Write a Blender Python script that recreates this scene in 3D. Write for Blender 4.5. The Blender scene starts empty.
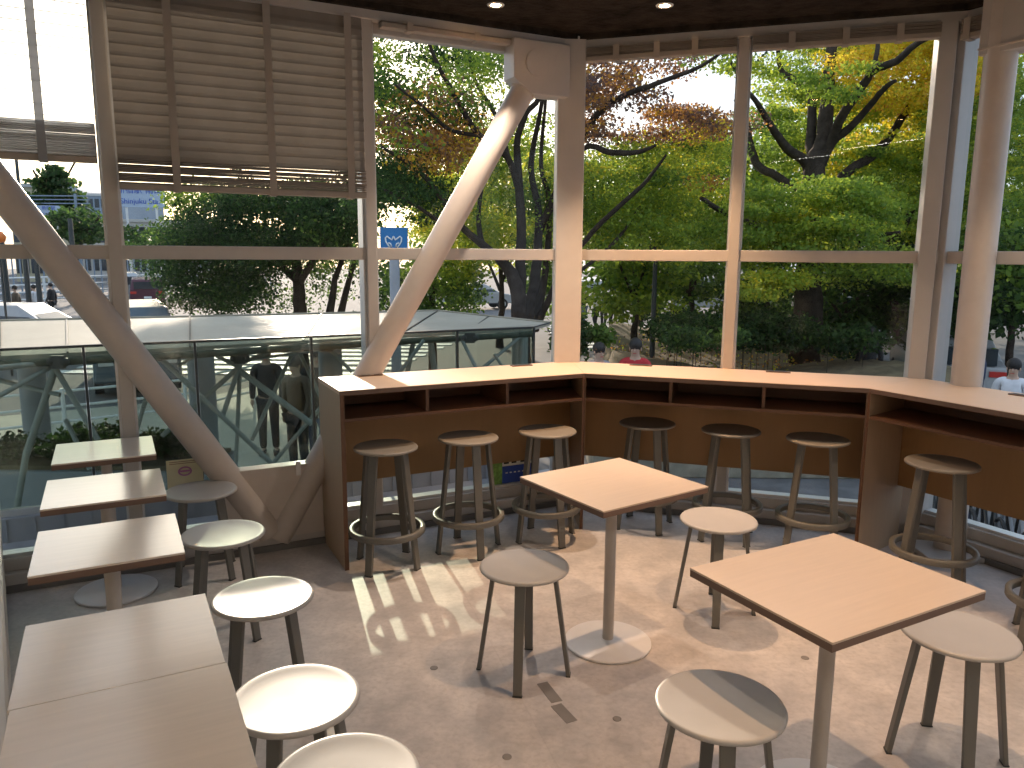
import bpy, math, random
import numpy as np
from mathutils import Vector, Matrix
random.seed(7); rng = np.random.default_rng(7)
S = bpy.context.scene
COL = S.collection
R = math.radians
# ------------------------------------------------------------------ camera
PITCH, ROLL, F, EYE = R(9.6), R(0.37), 770.0, 1.65
fwd = Vector((0, math.cos(PITCH), -math.sin(PITCH)))
r0 = Vector((1, 0, 0)); u0 = r0.cross(fwd)
cr = math.cos(ROLL) * r0 + math.sin(ROLL) * u0
cu = -math.sin(ROLL) * r0 + math.cos(ROLL) * u0
cam = bpy.data.objects.new('camera', bpy.data.cameras.new('camera'))
COL.objects.link(cam)
cam.matrix_world = Matrix(((cr.x, cu.x, -fwd.x, 0), (cr.y, cu.y, -fwd.y, 0), (cr.z, cu.z, -fwd.z, EYE), (0, 0, 0, 1)))
cam.data.sensor_width = 36; cam.data.lens = 36 * F / 1024
cam.data.clip_start = 0.05; cam.data.clip_end = 500
S.camera = cam

def P(px, py, Y):
    """world point that stands at distance Y into the view and is seen at (px, py)"""
    d = fwd + cr * ((px - 512) / F) + cu * ((384 - py) / F)
    return Vector((0, 0, EYE)) + d * (Y / d.y)
def G(px, py, z):
    d = fwd + cr * ((px - 512) / F) + cu * ((384 - py) / F)
    return Vector((0, 0, EYE)) + d * ((z - EYE) / d.z)

# ------------------------------------------------------------------ mesh collector
class MB:
    def __init__(s): s.v = []; s.f = []; s.sm = []
    def add(s, vs, fs, smooth=False):
        b = len(s.v); s.v += [tuple(v) for v in vs]
        s.f += [tuple(i + b for i in f) for f in fs]; s.sm += [smooth] * len(fs); return s
    def hexa(s, q):       # 8 points: bottom 4, top 4
        return s.add(q, [(3, 2, 1, 0), (4, 5, 6, 7), (0, 1, 5, 4), (1, 2, 6, 5), (2, 3, 7, 6), (3, 0, 4, 7)])
    def box(s, x0, x1, y0, y1, z0, z1, T=None):
        q = [(x0, y0, z0), (x1, y0, z0), (x1, y1, z0), (x0, y1, z0), (x0, y0, z1), (x1, y0, z1), (x1, y1, z1), (x0, y1, z1)]
        if T: q = [T(*p) for p in q]
        return s.hexa(q)
    def bar(s, a, b, w, h, side=None, w2=None):
        a = Vector(a); b = Vector(b); d = (b - a).normalized()
        sd = Vector(side) if side else (Vector((0, 0, 1)).cross(d) if abs(d.z) < .99 else Vector((1, 0, 0)))
        sd = (sd - d * sd.dot(d)).normalized(); up = d.cross(sd)
        w2 = w if w2 is None else w2
        q = [a - sd*w/2 - up*h/2, a + sd*w/2 - up*h/2, a + sd*w/2 + up*h/2, a - sd*w/2 + up*h/2,
             b - sd*w2/2 - up*h/2, b + sd*w2/2 - up*h/2, b + sd*w2/2 + up*h/2, b - sd*w2/2 + up*h/2]
        return s.hexa(q)
    def tube(s, pts, rad, n=8, caps=True):
        pts = [Vector(p) for p in pts]
        if not hasattr(rad, '__len__'): rad = [rad] * len(pts)
        rings = []; prev = None
        for i, p in enumerate(pts):
            d = (pts[min(i+1, len(pts)-1)] - pts[max(i-1, 0)]).normalized()
            a = prev if prev is not None else (Vector((0, 0, 1)) if abs(d.z) < .9 else Vector((1, 0, 0)))
            a = (a - d * a.dot(d)).normalized(); prev = a; b = d.cross(a)
            rings.append([p + (a * math.cos(2*math.pi*k/n) + b * math.sin(2*math.pi*k/n)) * rad[i] for k in range(n)])
        vs = [v for r in rings for v in r]; fs = []
        for i in range(len(pts) - 1):
            for k in range(n):
                fs.append((i*n + k, i*n + (k+1) % n, (i+1)*n + (k+1) % n, (i+1)*n + k))
        s.add(vs, fs, True)
        if caps: s.add(rings[0], [tuple(reversed(range(n)))]); s.add(rings[-1], [tuple(range(n))])
        return s
    def lathe(s, prof, c=(0, 0, 0), n=40, smooth=True, caps=True):
        vs = []; fs = []
        for (r, z) in prof:
            for k in range(n):
                a = 2*math.pi*k/n; vs.append((c[0] + r*math.cos(a), c[1] + r*math.sin(a), c[2] + z))
        for i in range(len(prof) - 1):
            for k in range(n): fs.append((i*n + k, i*n + (k+1) % n, (i+1)*n + (k+1) % n, (i+1)*n + k))
        s.add(vs, fs, smooth)
        if caps and prof[0][0] > 1e-4: s.add([vs[k] for k in range(n)], [tuple(reversed(range(n)))])
        if caps and prof[-1][0] > 1e-4: s.add(vs[-n:], [tuple(range(n))])
        return s
    def prism(s, poly, z0, z1, T=None):
        n = len(poly); q = [(x, y, z0) for x, y in poly] + [(x, y, z1) for x, y in poly]
        if T: q = [T(*p) for p in q]
        return s.add(q, [tuple(reversed(range(n))), tuple(range(n, 2*n))] + [(i, (i+1) % n, (i+1) % n + n, i + n) for i in range(n)])
    def sphere(s, c, r, sc=(1, 1, 1), n=10, m=7):
        vs = []; fs = []
        for i in range(m + 1):
            t = math.pi * i / m
            for k in range(n):
                a = 2*math.pi*k/n
                vs.append((c[0] + r*sc[0]*math.sin(t)*math.cos(a), c[1] + r*sc[1]*math.sin(t)*math.sin(a), c[2] - r*sc[2]*math.cos(t)))
        for i in range(m):
            for k in range(n): fs.append((i*n + k, i*n + (k+1) % n, (i+1)*n + (k+1) % n, (i+1)*n + k))
        return s.add(vs, fs, True)
    def build(s, name, m, parent=None, bevel=0, loc=None):
        me = bpy.data.meshes.new(name); me.from_pydata(s.v, [], s.f)
        me.polygons.foreach_set('use_smooth', s.sm); me.update()
        o = bpy.data.objects.new(name, me); COL.objects.link(o)
        if m: me.materials.append(m)
        if parent:
            o.parent = parent
        if bevel:
            b = o.modifiers.new('bevel', 'BEVEL'); b.width = bevel; b.segments = 2; b.limit_method = 'ANGLE'; b.angle_limit = R(40)
        return o

def tag(o, label=None, cat=None, group=None, kind=None):
    if label: o['label'] = label
    if cat: o['category'] = cat
    if group: o['group'] = group
    if kind: o['kind'] = kind
    return o
def thing(name, label, cat, loc=(0, 0, 0), rz=0, group=None, kind=None):
    o = bpy.data.objects.new(name, None); COL.objects.link(o); o.empty_display_size = .1
    o.location = loc; o.rotation_euler = (0, 0, rz)
    return tag(o, label, cat, group, kind)
def struct(o): o['kind'] = 'structure'; return o
def copy_tree(o, parent=None):
    c = o.copy(); COL.objects.link(c); c.parent = parent
    for ch in list(o.children): copy_tree(ch, c)
    return c

# ------------------------------------------------------------------ materials
def new(name):
    m = bpy.data.materials.new(name); m.use_nodes = True
    nt = m.node_tree; return m, nt, nt.nodes['Principled BSDF']
def N(nt, t, **k):
    n = nt.nodes.new(t)
    for a, b in k.items(): setattr(n, a, b)
    return n
def mix_col(nt, fac, a, b):
    m = N(nt, 'ShaderNodeMix', data_type='RGBA')
    if isinstance(fac, (int, float)): m.inputs[0].default_value = fac
    else: nt.links.new(fac, m.inputs[0])
    for i, c in ((6, a), (7, b)):
        if isinstance(c, tuple): m.inputs[i].default_value = (*c, 1)
        else: nt.links.new(c, m.inputs[i])
    return m.outputs[2]
def noise(nt, scale, detail=4, vec=None, rough=.55, sc=None):
    n = N(nt, 'ShaderNodeTexNoise'); n.inputs['Scale'].default_value = scale; n.inputs['Detail'].default_value = detail
    n.inputs['Roughness'].default_value = rough
    tc = N(nt, 'ShaderNodeTexCoord'); src = tc.outputs['Object']
    if sc:
        mp = N(nt, 'ShaderNodeMapping'); mp.inputs['Scale'].default_value = sc
        if vec: mp.inputs['Rotation'].default_value = vec
        nt.links.new(src, mp.inputs[0]); src = mp.outputs[0]
    nt.links.new(src, n.inputs['Vector']); return n.outputs['Fac']
def ramp(nt, fac, stops):
    r = N(nt, 'ShaderNodeValToRGB'); e = r.color_ramp.elements
    while len(e) < len(stops): e.new(.5)
    for el, (p, c) in zip(e, stops): el.position = p; el.color = (*c, 1)
    nt.links.new(fac, r.inputs[0]); return r.outputs[0]
def plain(name, c, rough=.5, metal=0, var=.08, scale=12, spec=.5, bump=0):
    m, nt, b = new(name)
    f = noise(nt, scale)
    c2 = tuple(min(1, x * (1 - var)) for x in c); c3 = tuple(min(1, x * (1 + var)) for x in c)
    nt.links.new(ramp(nt, f, [(.3, c2), (.7, c3)]), b.inputs['Base Color'])
    b.inputs['Roughness'].default_value = rough; b.inputs['Metallic'].default_value = metal
    b.inputs['Specular IOR Level'].default_value = spec
    if bump:
        bp = N(nt, 'ShaderNodeBump'); bp.inputs['Strength'].default_value = bump; bp.inputs['Distance'].default_value = .02
        nt.links.new(noise(nt, scale * 3), bp.inputs['Height']); nt.links.new(bp.outputs[0], b.inputs['Normal'])
    return m
def wood(name, c, rough=.4, ang=0, var=.1, coat=0):
    m, nt, b = new(name)
    f = noise(nt, 3.0, 6, vec=(0, 0, ang), sc=(2, 26, 2))
    f2 = noise(nt, 2.2, 3)
    a = ramp(nt, f, [(.25, tuple(x*(1-var) for x in c)), (.75, tuple(min(1, x*(1+var*.6)) for x in c))])
    d = mix_col(nt, f2, a, tuple(min(1, x*1.05) for x in c))
    nt.links.new(d, b.inputs['Base Color']); b.inputs['Roughness'].default_value = rough
    b.inputs['Coat Weight'].default_value = coat; b.inputs['Coat Roughness'].default_value = .18
    return m
def glass(name, tint, refl=.08, rough=0.0):
    m = bpy.data.materials.new(name); m.use_nodes = True; nt = m.node_tree; nt.nodes.clear()
    out = N(nt, 'ShaderNodeOutputMaterial'); t = N(nt, 'ShaderNodeBsdfTransparent'); g = N(nt, 'ShaderNodeBsdfGlossy')
    t.inputs[0].default_value = (*tint, 1); g.inputs['Roughness'].default_value = rough
    fr = N(nt, 'ShaderNodeFresnel'); fr.inputs[0].default_value = 1.45
    mu = N(nt, 'ShaderNodeMath', operation='MULTIPLY'); mu.inputs[1].default_value = refl / .034
    mu.use_clamp = True
    nt.links.new(fr.outputs[0], mu.inputs[0])
    mx = N(nt, 'ShaderNodeMixShader'); nt.links.new(mu.outputs[0], mx.inputs[0])
    nt.links.new(t.outputs[0], mx.inputs[1]); nt.links.new(g.outputs[0], mx.inputs[2]); nt.links.new(mx.outputs[0], out.inputs[0])
    return m
def translucent(name, c, k=.4, rough=.7, scale=8, var=.08):
    m, nt, b = new(name)
    f = noise(nt, scale)
    col = ramp(nt, f, [(.3, tuple(x*(1-var) for x in c)), (.7, tuple(min(1, x*(1+var)) for x in c))])
    nt.links.new(col, b.inputs['Base Color']); b.inputs['Roughness'].default_value = rough
    t = N(nt, 'ShaderNodeBsdfTranslucent'); nt.links.new(col, t.inputs[0])
    mx = N(nt, 'ShaderNodeMixShader'); mx.inputs[0].default_value = k
    nt.links.new(b.outputs[0], mx.inputs[1]); nt.links.new(t.outputs[0], mx.inputs[2])
    nt.links.new(mx.outputs[0], nt.nodes['Material Output'].inputs[0]); return m
def emit(name, c, s):
    m, nt, b = new(name); b.inputs['Emission Color'].default_value = (*c, 1); b.inputs['Emission Strength'].default_value = s
    b.inputs['Base Color'].default_value = (*c, 1); return m

M = {}
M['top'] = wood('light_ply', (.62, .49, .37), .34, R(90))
M['top_left'] = wood('skylit_ply', (.76, .66, .57), .22, R(90), .1, .7)  # left tops: paler base colour carries the reflected sky
M['edge'] = wood('ply_edge', (.17, .105, .075), .5, 0, .2)
M['counter_top'] = wood('counter_ply', (.72, .52, .37), .4, R(-27))
M['counter'] = wood('shaded_counter_board', (.30, .175, .075), .5, R(-27))  # shade under the countertop is put into this darker brown
M['shelfwood'] = wood('shelf_board', (.13, .062, .032), .5, R(-27))  # compartment shade is put into this deep brown; edge bands share it
M['counter_end'] = wood('counter_end_board', (.42, .31, .21), .5, R(60))
M['stool'] = plain('stool_paint', (.41, .39, .365), .42, 0, .03)
M['stool_leg'] = plain('stool_leg_paint', (.15, .147, .132), .45, 0, .04)
M['bar_seat'] = plain('shaded_stool_paint', (.24, .215, .18), .45, 0, .04)  # stool paint darkened for the shade the counter casts on these seats
M['pole'] = plain('table_pole_paint', (.48, .43, .38), .42, 0, .04)
M['base'] = plain('white_base_paint', (.74, .74, .75), .32, 0, .03)
M['frame'] = plain('window_frame_paint', (.50, .47, .44), .38, 0, .03)
M['frame_dark'] = plain('window_gasket', (.16, .155, .15), .5, 0, .05)
M['alu'] = plain('pale_aluminium', (.62, .63, .64), .3, .5, .03)
M['tube'] = plain('brace_paint', (.55, .49, .44), .40, 0, .03)
M['wall'] = plain('cream_wall_paint', (.68, .63, .56), .8, 0, .03, 2)
M['ceil'] = plain('sprayed_ceiling', (.034, .027, .021), .95, 0, .5, 9, .1, 1.0)
M['blind'] = translucent('slat_blind', (.30, .262, .225), .08)
M['blind_glare'] = translucent('glare_slat_blind', (.85, .86, .87), .82)  # sky glare on the leftmost blind is put into this white colour
M['tape'] = translucent('blind_tape', (.42, .37, .32), .12)
M['tape_glare'] = translucent('glare_blind_tape', (.55, .57, .60), .5)  # tapes of that bay, lightened for the same glare
M['glass'] = glass('window_glass', (.94, .955, .955), .014)
M['balglass'] = glass('green_glass', (.64, .70, .66), .04)
M['steel'] = plain('pale_green_steel', (.33, .355, .33), .4, .1, .06)
M['darkmetal'] = plain('dark_metal', (.05, .055, .055), .5, .3, .1)
M['parapet'] = plain('grey_parapet', (.33, .35, .38), .7, 0, .06, 6)
M['asphalt'] = plain('asphalt', (.13, .132, .135), .9, 0, .15, 1.5)
M['road'] = M['asphalt']
M['paving'] = plain('pavement_slabs', (.50, .47, .38), .85, 0, .12, .9)
M['white'] = plain('white_paint', (.80, .80, .78), .6, 0, .04, 3)
M['soil'] = plain('leafy_soil', (.16, .125, .07), .95, 0, .4, 3)
M['stone'] = plain('stone_kerb', (.30, .27, .20), .9, 0, .25, 4)
M['bark'] = plain('dark_bark', (.050, .038, .030), .95, 0, .4, 6, .2, .6)
M['bark_grey'] = plain('grey_bark', (.13, .12, .11), .95, 0, .35, 6, .2, .6)
M['tyre'] = plain('tyre_rubber', (.02, .02, .02), .8)
M['carglass'] = plain('car_glass', (.03, .04, .05), .08, 0, .1)
M['red'] = plain('red_lamp', (.55, .03, .02), .3)
M['blue'] = plain('sign_blue', (.02, .17, .42), .5, 0, .03)
M['textblue'] = plain('lettering_blue', (.03, .08, .42), .6, 0, .02)
M['facade'] = plain('pale_facade', (.52, .52, .50), .8, 0, .05, .3)
M['facade_tan'] = plain('tan_facade', (.50, .44, .30), .8, 0, .06, .3)
M['facade_blue'] = plain('blue_grey_facade', (.25, .31, .38), .7, 0, .08, .2)
M['socket'] = plain('bronze_socket_lid', (.16, .09, .05), .45, .3, .05)

# canopy roofing : satin, sheet seams
def canopy_mat():
    m, nt, b = new('canopy_roofing')
    f = noise(nt, 1.1, 5); f2 = noise(nt, 12, 3)
    a = ramp(nt, f, [(.3, (.34, .315, .25)), (.7, (.46, .43, .35))])
    c = mix_col(nt, f2, a, (.40, .37, .30))
    nt.links.new(c, b.inputs['Base Color']); b.inputs['Specular IOR Level'].default_value = .05
    nt.links.new(ramp(nt, f2, [(.2, (.55,)*3), (.8, (.8,)*3)]), b.inputs['Roughness'])
    return m
M['canopy'] = canopy_mat()

def floor_mat():
    m, nt, b = new('polished_concrete')
    f1 = noise(nt, .9, 8, rough=.62); f2 = noise(nt, 7, 6, rough=.65); f3 = noise(nt, 45, 3)
    a = ramp(nt, f1, [(.34, (.34, .32, .315)), (.5, (.50, .465, .445)), (.66, (.64, .58, .53))])
    bb = ramp(nt, f2, [(.34, (.30, .29, .285)), (.5, (.49, .46, .44)), (.66, (.68, .63, .59))])
    c = mix_col(nt, .45, a, bb)
    c = mix_col(nt, ramp(nt, f3, [(.45, (0,)*3), (.75, (.5,)*3)]), c, (.33, .30, .28))
    # screed seams : a grid turned to the counter's direction
    tc = N(nt, 'ShaderNodeTexCoord'); mp = N(nt, 'ShaderNodeMapping')
    mp.inputs['Rotation'].default_value = (0, 0, R(-26.6 + 10)); mp.inputs['Scale'].default_value = (1, 1, 1); mp.inputs['Location'].default_value = (.35, .55, 0)
    nt.links.new(tc.outputs['Object'], mp.inputs[0])
    br = N(nt, 'ShaderNodeTexBrick'); br.offset = 0.0; br.inputs['Scale'].default_value = 1
    br.inputs['Brick Width'].default_value = 1.15; br.inputs['Row Height'].default_value = 1.15; br.inputs['Mortar Size'].default_value = .004
    br.inputs['Mortar Smooth'].default_value = .5
    nt.links.new(mp.outputs[0], br.inputs['Vector'])
    seam = N(nt, 'ShaderNodeMath', operation='MULTIPLY'); nt.links.new(br.outputs['Fac'], seam.inputs[0]); seam.inputs[1].default_value = .10
    c = mix_col(nt, seam.outputs[0], c, (.17, .155, .145))
    # small dark stains
    vo = N(nt, 'ShaderNodeTexVoronoi'); vo.inputs['Scale'].default_value = 1.5; nt.links.new(tc.outputs['Object'], vo.inputs['Vector'])
    st = ramp(nt, vo.outputs['Distance'], [(.02, (.55,)*3), (.07, (0,)*3)])
    c = mix_col(nt, st, c, (.16, .14, .13))
    nt.links.new(c, b.inputs['Base Color'])
    nt.links.new(ramp(nt, f2, [(.2, (.34,)*3), (.8, (.55,)*3)]), b.inputs['Roughness'])
    bp = N(nt, 'ShaderNodeBump'); bp.inputs['Strength'].default_value = .15; bp.inputs['Distance'].default_value = .01
    nt.links.new(f2, bp.inputs['Height']); nt.links.new(bp.outputs[0], b.inputs['Normal'])
    return m
M['floor'] = floor_mat()

def leaf_mat(name, stops, k=.55):
    m, nt, b = new(name)
    at = N(nt, 'ShaderNodeAttribute', attribute_name='hue')
    col = ramp(nt, at.outputs['Fac'], stops)
    nt.links.new(col, b.inputs['Base Color']); b.inputs['Roughness'].default_value = .55
    b.inputs['Specular IOR Level'].default_value = .25
    t = N(nt, 'ShaderNodeBsdfTranslucent'); nt.links.new(col, t.inputs[0])
    mx = N(nt, 'ShaderNodeMixShader'); mx.inputs[0].default_value = k
    nt.links.new(b.outputs[0], mx.inputs[1]); nt.links.new(t.outputs[0], mx.inputs[2])
    nt.links.new(mx.outputs[0], nt.nodes['Material Output'].inputs[0]); return m
LEAF = leaf_mat('autumn_leaves', [(0, (.020, .042, .018)), (.2, (.065, .13, .035)), (.4, (.22, .34, .05)), (.55, (.46, .54, .06)),
                                  (.7, (.90, .68, .05)), (.82, (.62, .30, .06)), (.92, (.26, .14, .09)), (1, (.15, .10, .09))])

# ------------------------------------------------------------------ room plan
def U(a): return Vector((math.cos(R(a)), math.sin(R(a)), 0))
C1 = Vector((.426, 4.48, 0)); C2 = Vector((1.894, 4.02, 0))     # front corners of the bar counter
AL, AM, AR = 26.6, -17.4, -60.5
def frame_of(Pt, ang):
    u = U(ang); n = Vector((-u.y, u.x, 0))
    return lambda s, o, z=0: Pt + u*s + n*o + Vector((0, 0, z))
WL, WM, WR = frame_of(C1, AL), frame_of(C1, AM), frame_of(C2, AR)     # (along, outwards, up)
def isect(P0, a0, o0, P1_, a1, o1):
    u, v = U(a0), U(a1); p = P0 + Vector((-u.y, u.x, 0))*o0; q = P1_ + Vector((-v.y, v.x, 0))*o1
    d = q - p; den = u.x*v.y - u.y*v.x
    return p + u * ((d.x*v.y - d.y*v.x) / den)
GL, GM, GR = .55, .55, .69                                       # glass line, outwards of the counter's front
K1 = isect(C1, AL, GL, C1, AM, GM); K2 = isect(C1, AM, GM, C2, AR, GR)
sK1L = (K1 - C1).dot(U(AL)); sK1M = (K1 - C1).dot(U(AM)); sK2M = (K2 - C1).dot(U(AM)); sK2R = (K2 - C2).dot(U(AR))
CEIL = 2.96
sLeft = -3.75
A0 = WL(sLeft, GL)                                               # left end of the glass
dW = Vector((U(AL).y, -U(AL).x, 0))                              # into the room, square to the left glass
B0 = A0 + dW * 6.6
RE = WR(4.3, GR)
B1 = B0 + U(AL) * 5.6
poly = [A0, K1, K2, RE, B1, B0]
def poly_out(pl, e):   # crude outward growth about the centroid
    c = sum(pl, Vector()) / len(pl); return [(p + (p - c).normalized()*e) for p in pl]
fl = MB().prism([(p.x, p.y) for p in poly_out(poly, .12)], -.25, 0).build('floor', M['floor']); struct(fl)
ce = MB().prism([(p.x, p.y) for p in poly_out(poly, .30)], CEIL, CEIL + .25).build('ceiling', M['ceil']); struct(ce)
def wallseg(name, a, b, t=.1):
    d = (b - a).normalized(); n = Vector((-d.y, d.x, 0))
    c = sum(poly, Vector()) / len(poly)
    if (c - a).dot(n) > 0: n = -n
    q = [a, b, b + n*t, a + n*t]
    o = MB().prism([(p.x, p.y) for p in q], 0, CEIL).build(name, M['wall']); struct(o)
wallseg('wall_left', A0 + dW*.05, B0); wallseg('wall_back', B0, B1); wallseg('wall_right', B1, RE)

# ------------------------------------------------------------------ glazing
TR = 1.645
def window(name, W, s0, s1, og, muls, label=None):
    w = struct(bpy.data.objects.new(name, None)); COL.objects.link(w)
    m = MB().box(s0, s1, og - .10, og + .03, 0, .09, W).box(s0, s1, og - .055, og + .03, .09, .155, W)
    m.build('sill', M['frame'], w, .004)
    MB().box(s0, s1, og - .035, og + .035, .155, .172, W).build('glazing_bead', M['alu'], w)
    MB().box(s0, s1, og - .06, og + .05, TR - .034, TR + .034, W).build('transom', M['frame'], w, .004)
    MB().box(s0, s1, og - .10, og + .05, 2.885, 2.945, W).box(s0, s1, og - .03, og + .04, 2.83, 2.885, W).build('head_rail', M['frame'], w, .004)
    MB().box(s0, s1, og - .13, og - .10, 2.93, 2.965, W).build('ceiling_trim', M['ceil'], w)
    for s, wd in muls:
        MB().box(s - wd/2, s + wd/2, og - .075, og + .05, .09, 2.90, W).build('mullion', M['frame'], w, .005)
        MB().box(s + wd/2, s + wd/2 + .012, og - .045, og + .05, .12, 2.88, W).box(s - wd/2 - .012, s - wd/2, og - .045, og + .05, .12, 2.88, W).build('mullion_edge', M['alu'], w)
    g = MB()
    ss = [s0] + [m_[0] for m_ in muls] + [s1]
    for a, b in zip(ss[:-1], ss[1:]):
        for z0, z1 in ((.16, TR), (TR, 2.88)):
            g.add([W(a, og, z0), W(b, og, z0), W(b, og, z1), W(a, og, z1)], [(0, 1, 2, 3)])
    g.build('glass_pane', M['glass'], w)
    return w
window('window_1', WL, sLeft, sK1L, GL, [(-2.415, .062), (-1.125, .06), (sLeft + .05, .08)])
window('window_2', WM, sK1M, sK2M, GM, [(.795, .062)])
window('window_3', WR, sK2R, 4.3, GR, [(1.55, .06), (2.9, .06)])
# corner posts
def post(name, c, ang, w, d, z0=0, z1=2.95, m='frame'):
    u = U(ang); n = Vector((-u.y, u.x, 0))
    q = [c - u*w/2 - n*d/2, c + u*w/2 - n*d/2, c + u*w/2 + n*d/2, c - u*w/2 + n*d/2]
    return struct(MB().prism([(p.x, p.y) for p in q], z0, z1).build(name, M[m], None, .006))
post('trim_1', K1 + Vector((-.03, -.07, 0)), 4, .17, .15)
post('trim_2', WM(1.84, GM - .03), AM, .09, .14)
post('trim_3', WM(1.915, GM - .0), AM, .06, .10, m='frame_dark')
post('trim_4', WR(-.06, GR - .02), AR, .05, .13)
# baseboards: dark upstand at the foot of the sills
for nm, W, s0, s1, og in (('baseboard_left', WL, sLeft, sK1L, GL), ('baseboard_middle', WM, sK1M, sK2M, GM), ('baseboard_right', WR, sK2R, 4.3, GR)):
    struct(MB().box(s0, s1, og - .115, og - .10, 0, .035, W).build(nm, M['frame_dark']))

# ------------------------------------------------------------------ braces, column, gussets
TO = .48; RB = .073
def line_on_L(p0, p1, off, W=WL, Pt=C1, ang=AL):
    n = Vector((-U(ang).y, U(ang).x, 0)); out = []
    for px, py in (p0, p1):
        d = fwd + cr*((px-512)/F) + cu*((384-py)/F)
        t = (Pt + n*off).dot(n) / d.dot(n); out.append(Vector((0, 0, EYE)) + d*t)
    return out
a0 = WL(-.162, TO, 2.634); a1 = WL(-1.171, TO, .956)
aD = (a1 - a0).normalized()
aTop = a0 - aD*.02; aBot = a0 + aD * ((.06 - a0.z) / aD.z)
b0 = WL(-2.724, TO, 1.70); b1 = WL(-1.998, TO, .507); bD = (b1 - b0).normalized()
bTop = b0 + bD * ((2.86 - b0.z) / bD.z); bBot = b0 + bD * ((.10 - b0.z) / bD.z)
t = thing('steel_brace', 'pale round steel brace leaning from the corner gusset down behind the bar counter end', 'brace', aBot)
def rel(pts, o): return [Vector(p) - o.location for p in pts]
MB().tube(rel([aBot, aTop + aD*.05], t), RB, 32).build('tube', M['tube'], t)
MB().tube(rel([aTop + aD*.045, aTop + aD*.06], t), RB + .006, 32).build('collar', M['tube'], t)
t2 = thing('steel_brace', 'pale round steel brace slanting down from upper left behind the small tables', 'brace', bBot)
MB().tube(rel([bBot, bTop], t2), RB + .003, 32).build('tube', M['tube'], t2)
cTop = Vector((2.478, 4.146, 2.94)); cBot = Vector((2.478, 4.146, .03))
t3 = thing('steel_column', 'upright pale round steel column behind the right end of the bar counter', 'column', cBot)
MB().tube(rel([cBot, cTop], t3), RB + .004, 32).build('tube', M['tube'], t3)
MB().box(-.20, .24, -.17, .12, -.03, .0).build('base_plate', M['frame'], t3, .004)
MB().add([(.06, -.02, 0), (.24, -.02, 0), (.06, -.02, .16), (.06, .0, 0), (.24, .0, 0), (.06, .0, .16)], [(0, 1, 2), (5, 4, 3), (0, 3, 4, 1), (1, 4, 5, 2), (2, 5, 3, 0)]).build('gusset', M['frame'], t3)
# gusset box at the corner, with a round cover plate
g = thing('corner_gusset', 'cream boxed steel gusset with a round cover where brace meets the corner post', 'gusset', WL(-.12, .40, 2.6))
gb = MB().prism([(-.275, 2.885), (-.275, 2.665), (-.155, 2.585), (.10, 2.585), (.10, 2.885)], TO - .08, TO + .06,
                lambda s, z, o: WL(s, o, z) - g.location)
gb.build('plate', M['frame'], g, .004)
gc = WL(-.125, TO - .08, 2.755) - g.location
nL = Vector((-U(AL).y, U(AL).x, 0))
MB().tube([gc, gc - nL*.012], .075, 36).build('round_cover', M['frame'], g, .003)
g2 = thing('column_gusset', 'large pale steel gusset box at the head of the right hand column', 'gusset', WR(.3, .57, 2.68))
MB().box(.10, .75, .50, .64, 2.665, 2.94, lambda s, o, z: WR(s, o, z) - g2.location).build('plate', M['frame'], g2, .005)
MB().box(.10, .75, .492, .50, 2.69, 2.70, lambda s, o, z: WR(s, o, z) - g2.location).build('seam_strip', M['tube'], g2)
# shroud at the foot of the two braces
sh = thing('brace_shroud', 'cream steel box covering the feet of the two slanting braces beside the counter', 'shroud', WL(-1.7, .5, 0))
MB().prism([(-2.02, .07), (-1.455, .07), (-1.455, .48), (-1.99, .48)], TO - .035, TO + .055, lambda s, z, o: WL(s, o, z) - sh.location).build('cover_panel', M['tube'], sh, .004)
MB().box(-1.99, -1.455, TO - .02, TO + .05, 0, .07, lambda s, o, z: WL(s, o, z) - sh.location).build('plinth', M['frame_dark'], sh)
MB().box(-1.60, -1.575, TO - .042, TO - .035, .42, .50, lambda s, o, z: WL(s, o, z) - sh.location).build('clip', M['alu'], sh)

# ------------------------------------------------------------------ blinds
def blind(name, label, s0, s1, zbot, zstack, ztop, W, off, tapes, m, closed=True, pitch=.052):
    t = thing(name, label, 'blind', W((s0+s1)/2, off, ztop))
    L = lambda s, o, z: W(s, o, z) - t.location
    sl = MB(); z = zstack + .03
    while z < ztop - .02:
        if closed:   # slats hang nearly upright and overlap, each gently bowed
            for k in range(3):
                za, zb = z - .030 + k*.020, z - .030 + (k+1)*.020
                oa = off + (-.006, .001, .003, .004)[k]; ob = off + (-.006, .001, .003, .004)[k+1]
                sl.add([L(s0, oa, za), L(s1, oa, za), L(s1, ob, zb), L(s0, ob, zb)], [(0, 1, 2, 3)], True)
        else:
            sl.box(s0, s1, off - .007, off + .007, z - .0006, z + .0006, L)
        z += pitch
    sl.build('slats', m, t)
    st = MB(); z = zbot + .03
    i = 0
    while z < zstack:
        j = random.uniform(-.004, .004); dz = random.uniform(-.002, .003)
        q = [(s0, off - .025 + j, z), (s1, off - .025 + j, z + dz), (s1, off + .025 + j, z + dz), (s0, off + .025 + j, z)]
        st.add([L(*p) for p in q] + [L(p[0], p[1], p[2] + .0042) for p in q], [(3, 2, 1, 0), (4, 5, 6, 7), (0, 1, 5, 4), (1, 2, 6, 5), (2, 3, 7, 6), (3, 0, 4, 7)])
        z += .0078 if i % 5 else .0105; i += 1
    st.build('gathered_slats', m, t)
    MB().box(s0, s1, off - .028, off + .028, zbot, zbot + .028, L).build('bottom_rail', M['tape'], t, .004)
    for s in tapes:
        tp = MB().box(s - .018, s + .018, off - .036, off - .033, zbot - .004, ztop, L).box(s - .018, s + .018, off - .036, off + .03, zbot - .006, zbot - .003, L)
        tp.build('ladder_tape', M['tape'] if closed else M['tape_glare'], t)
    return t
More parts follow.
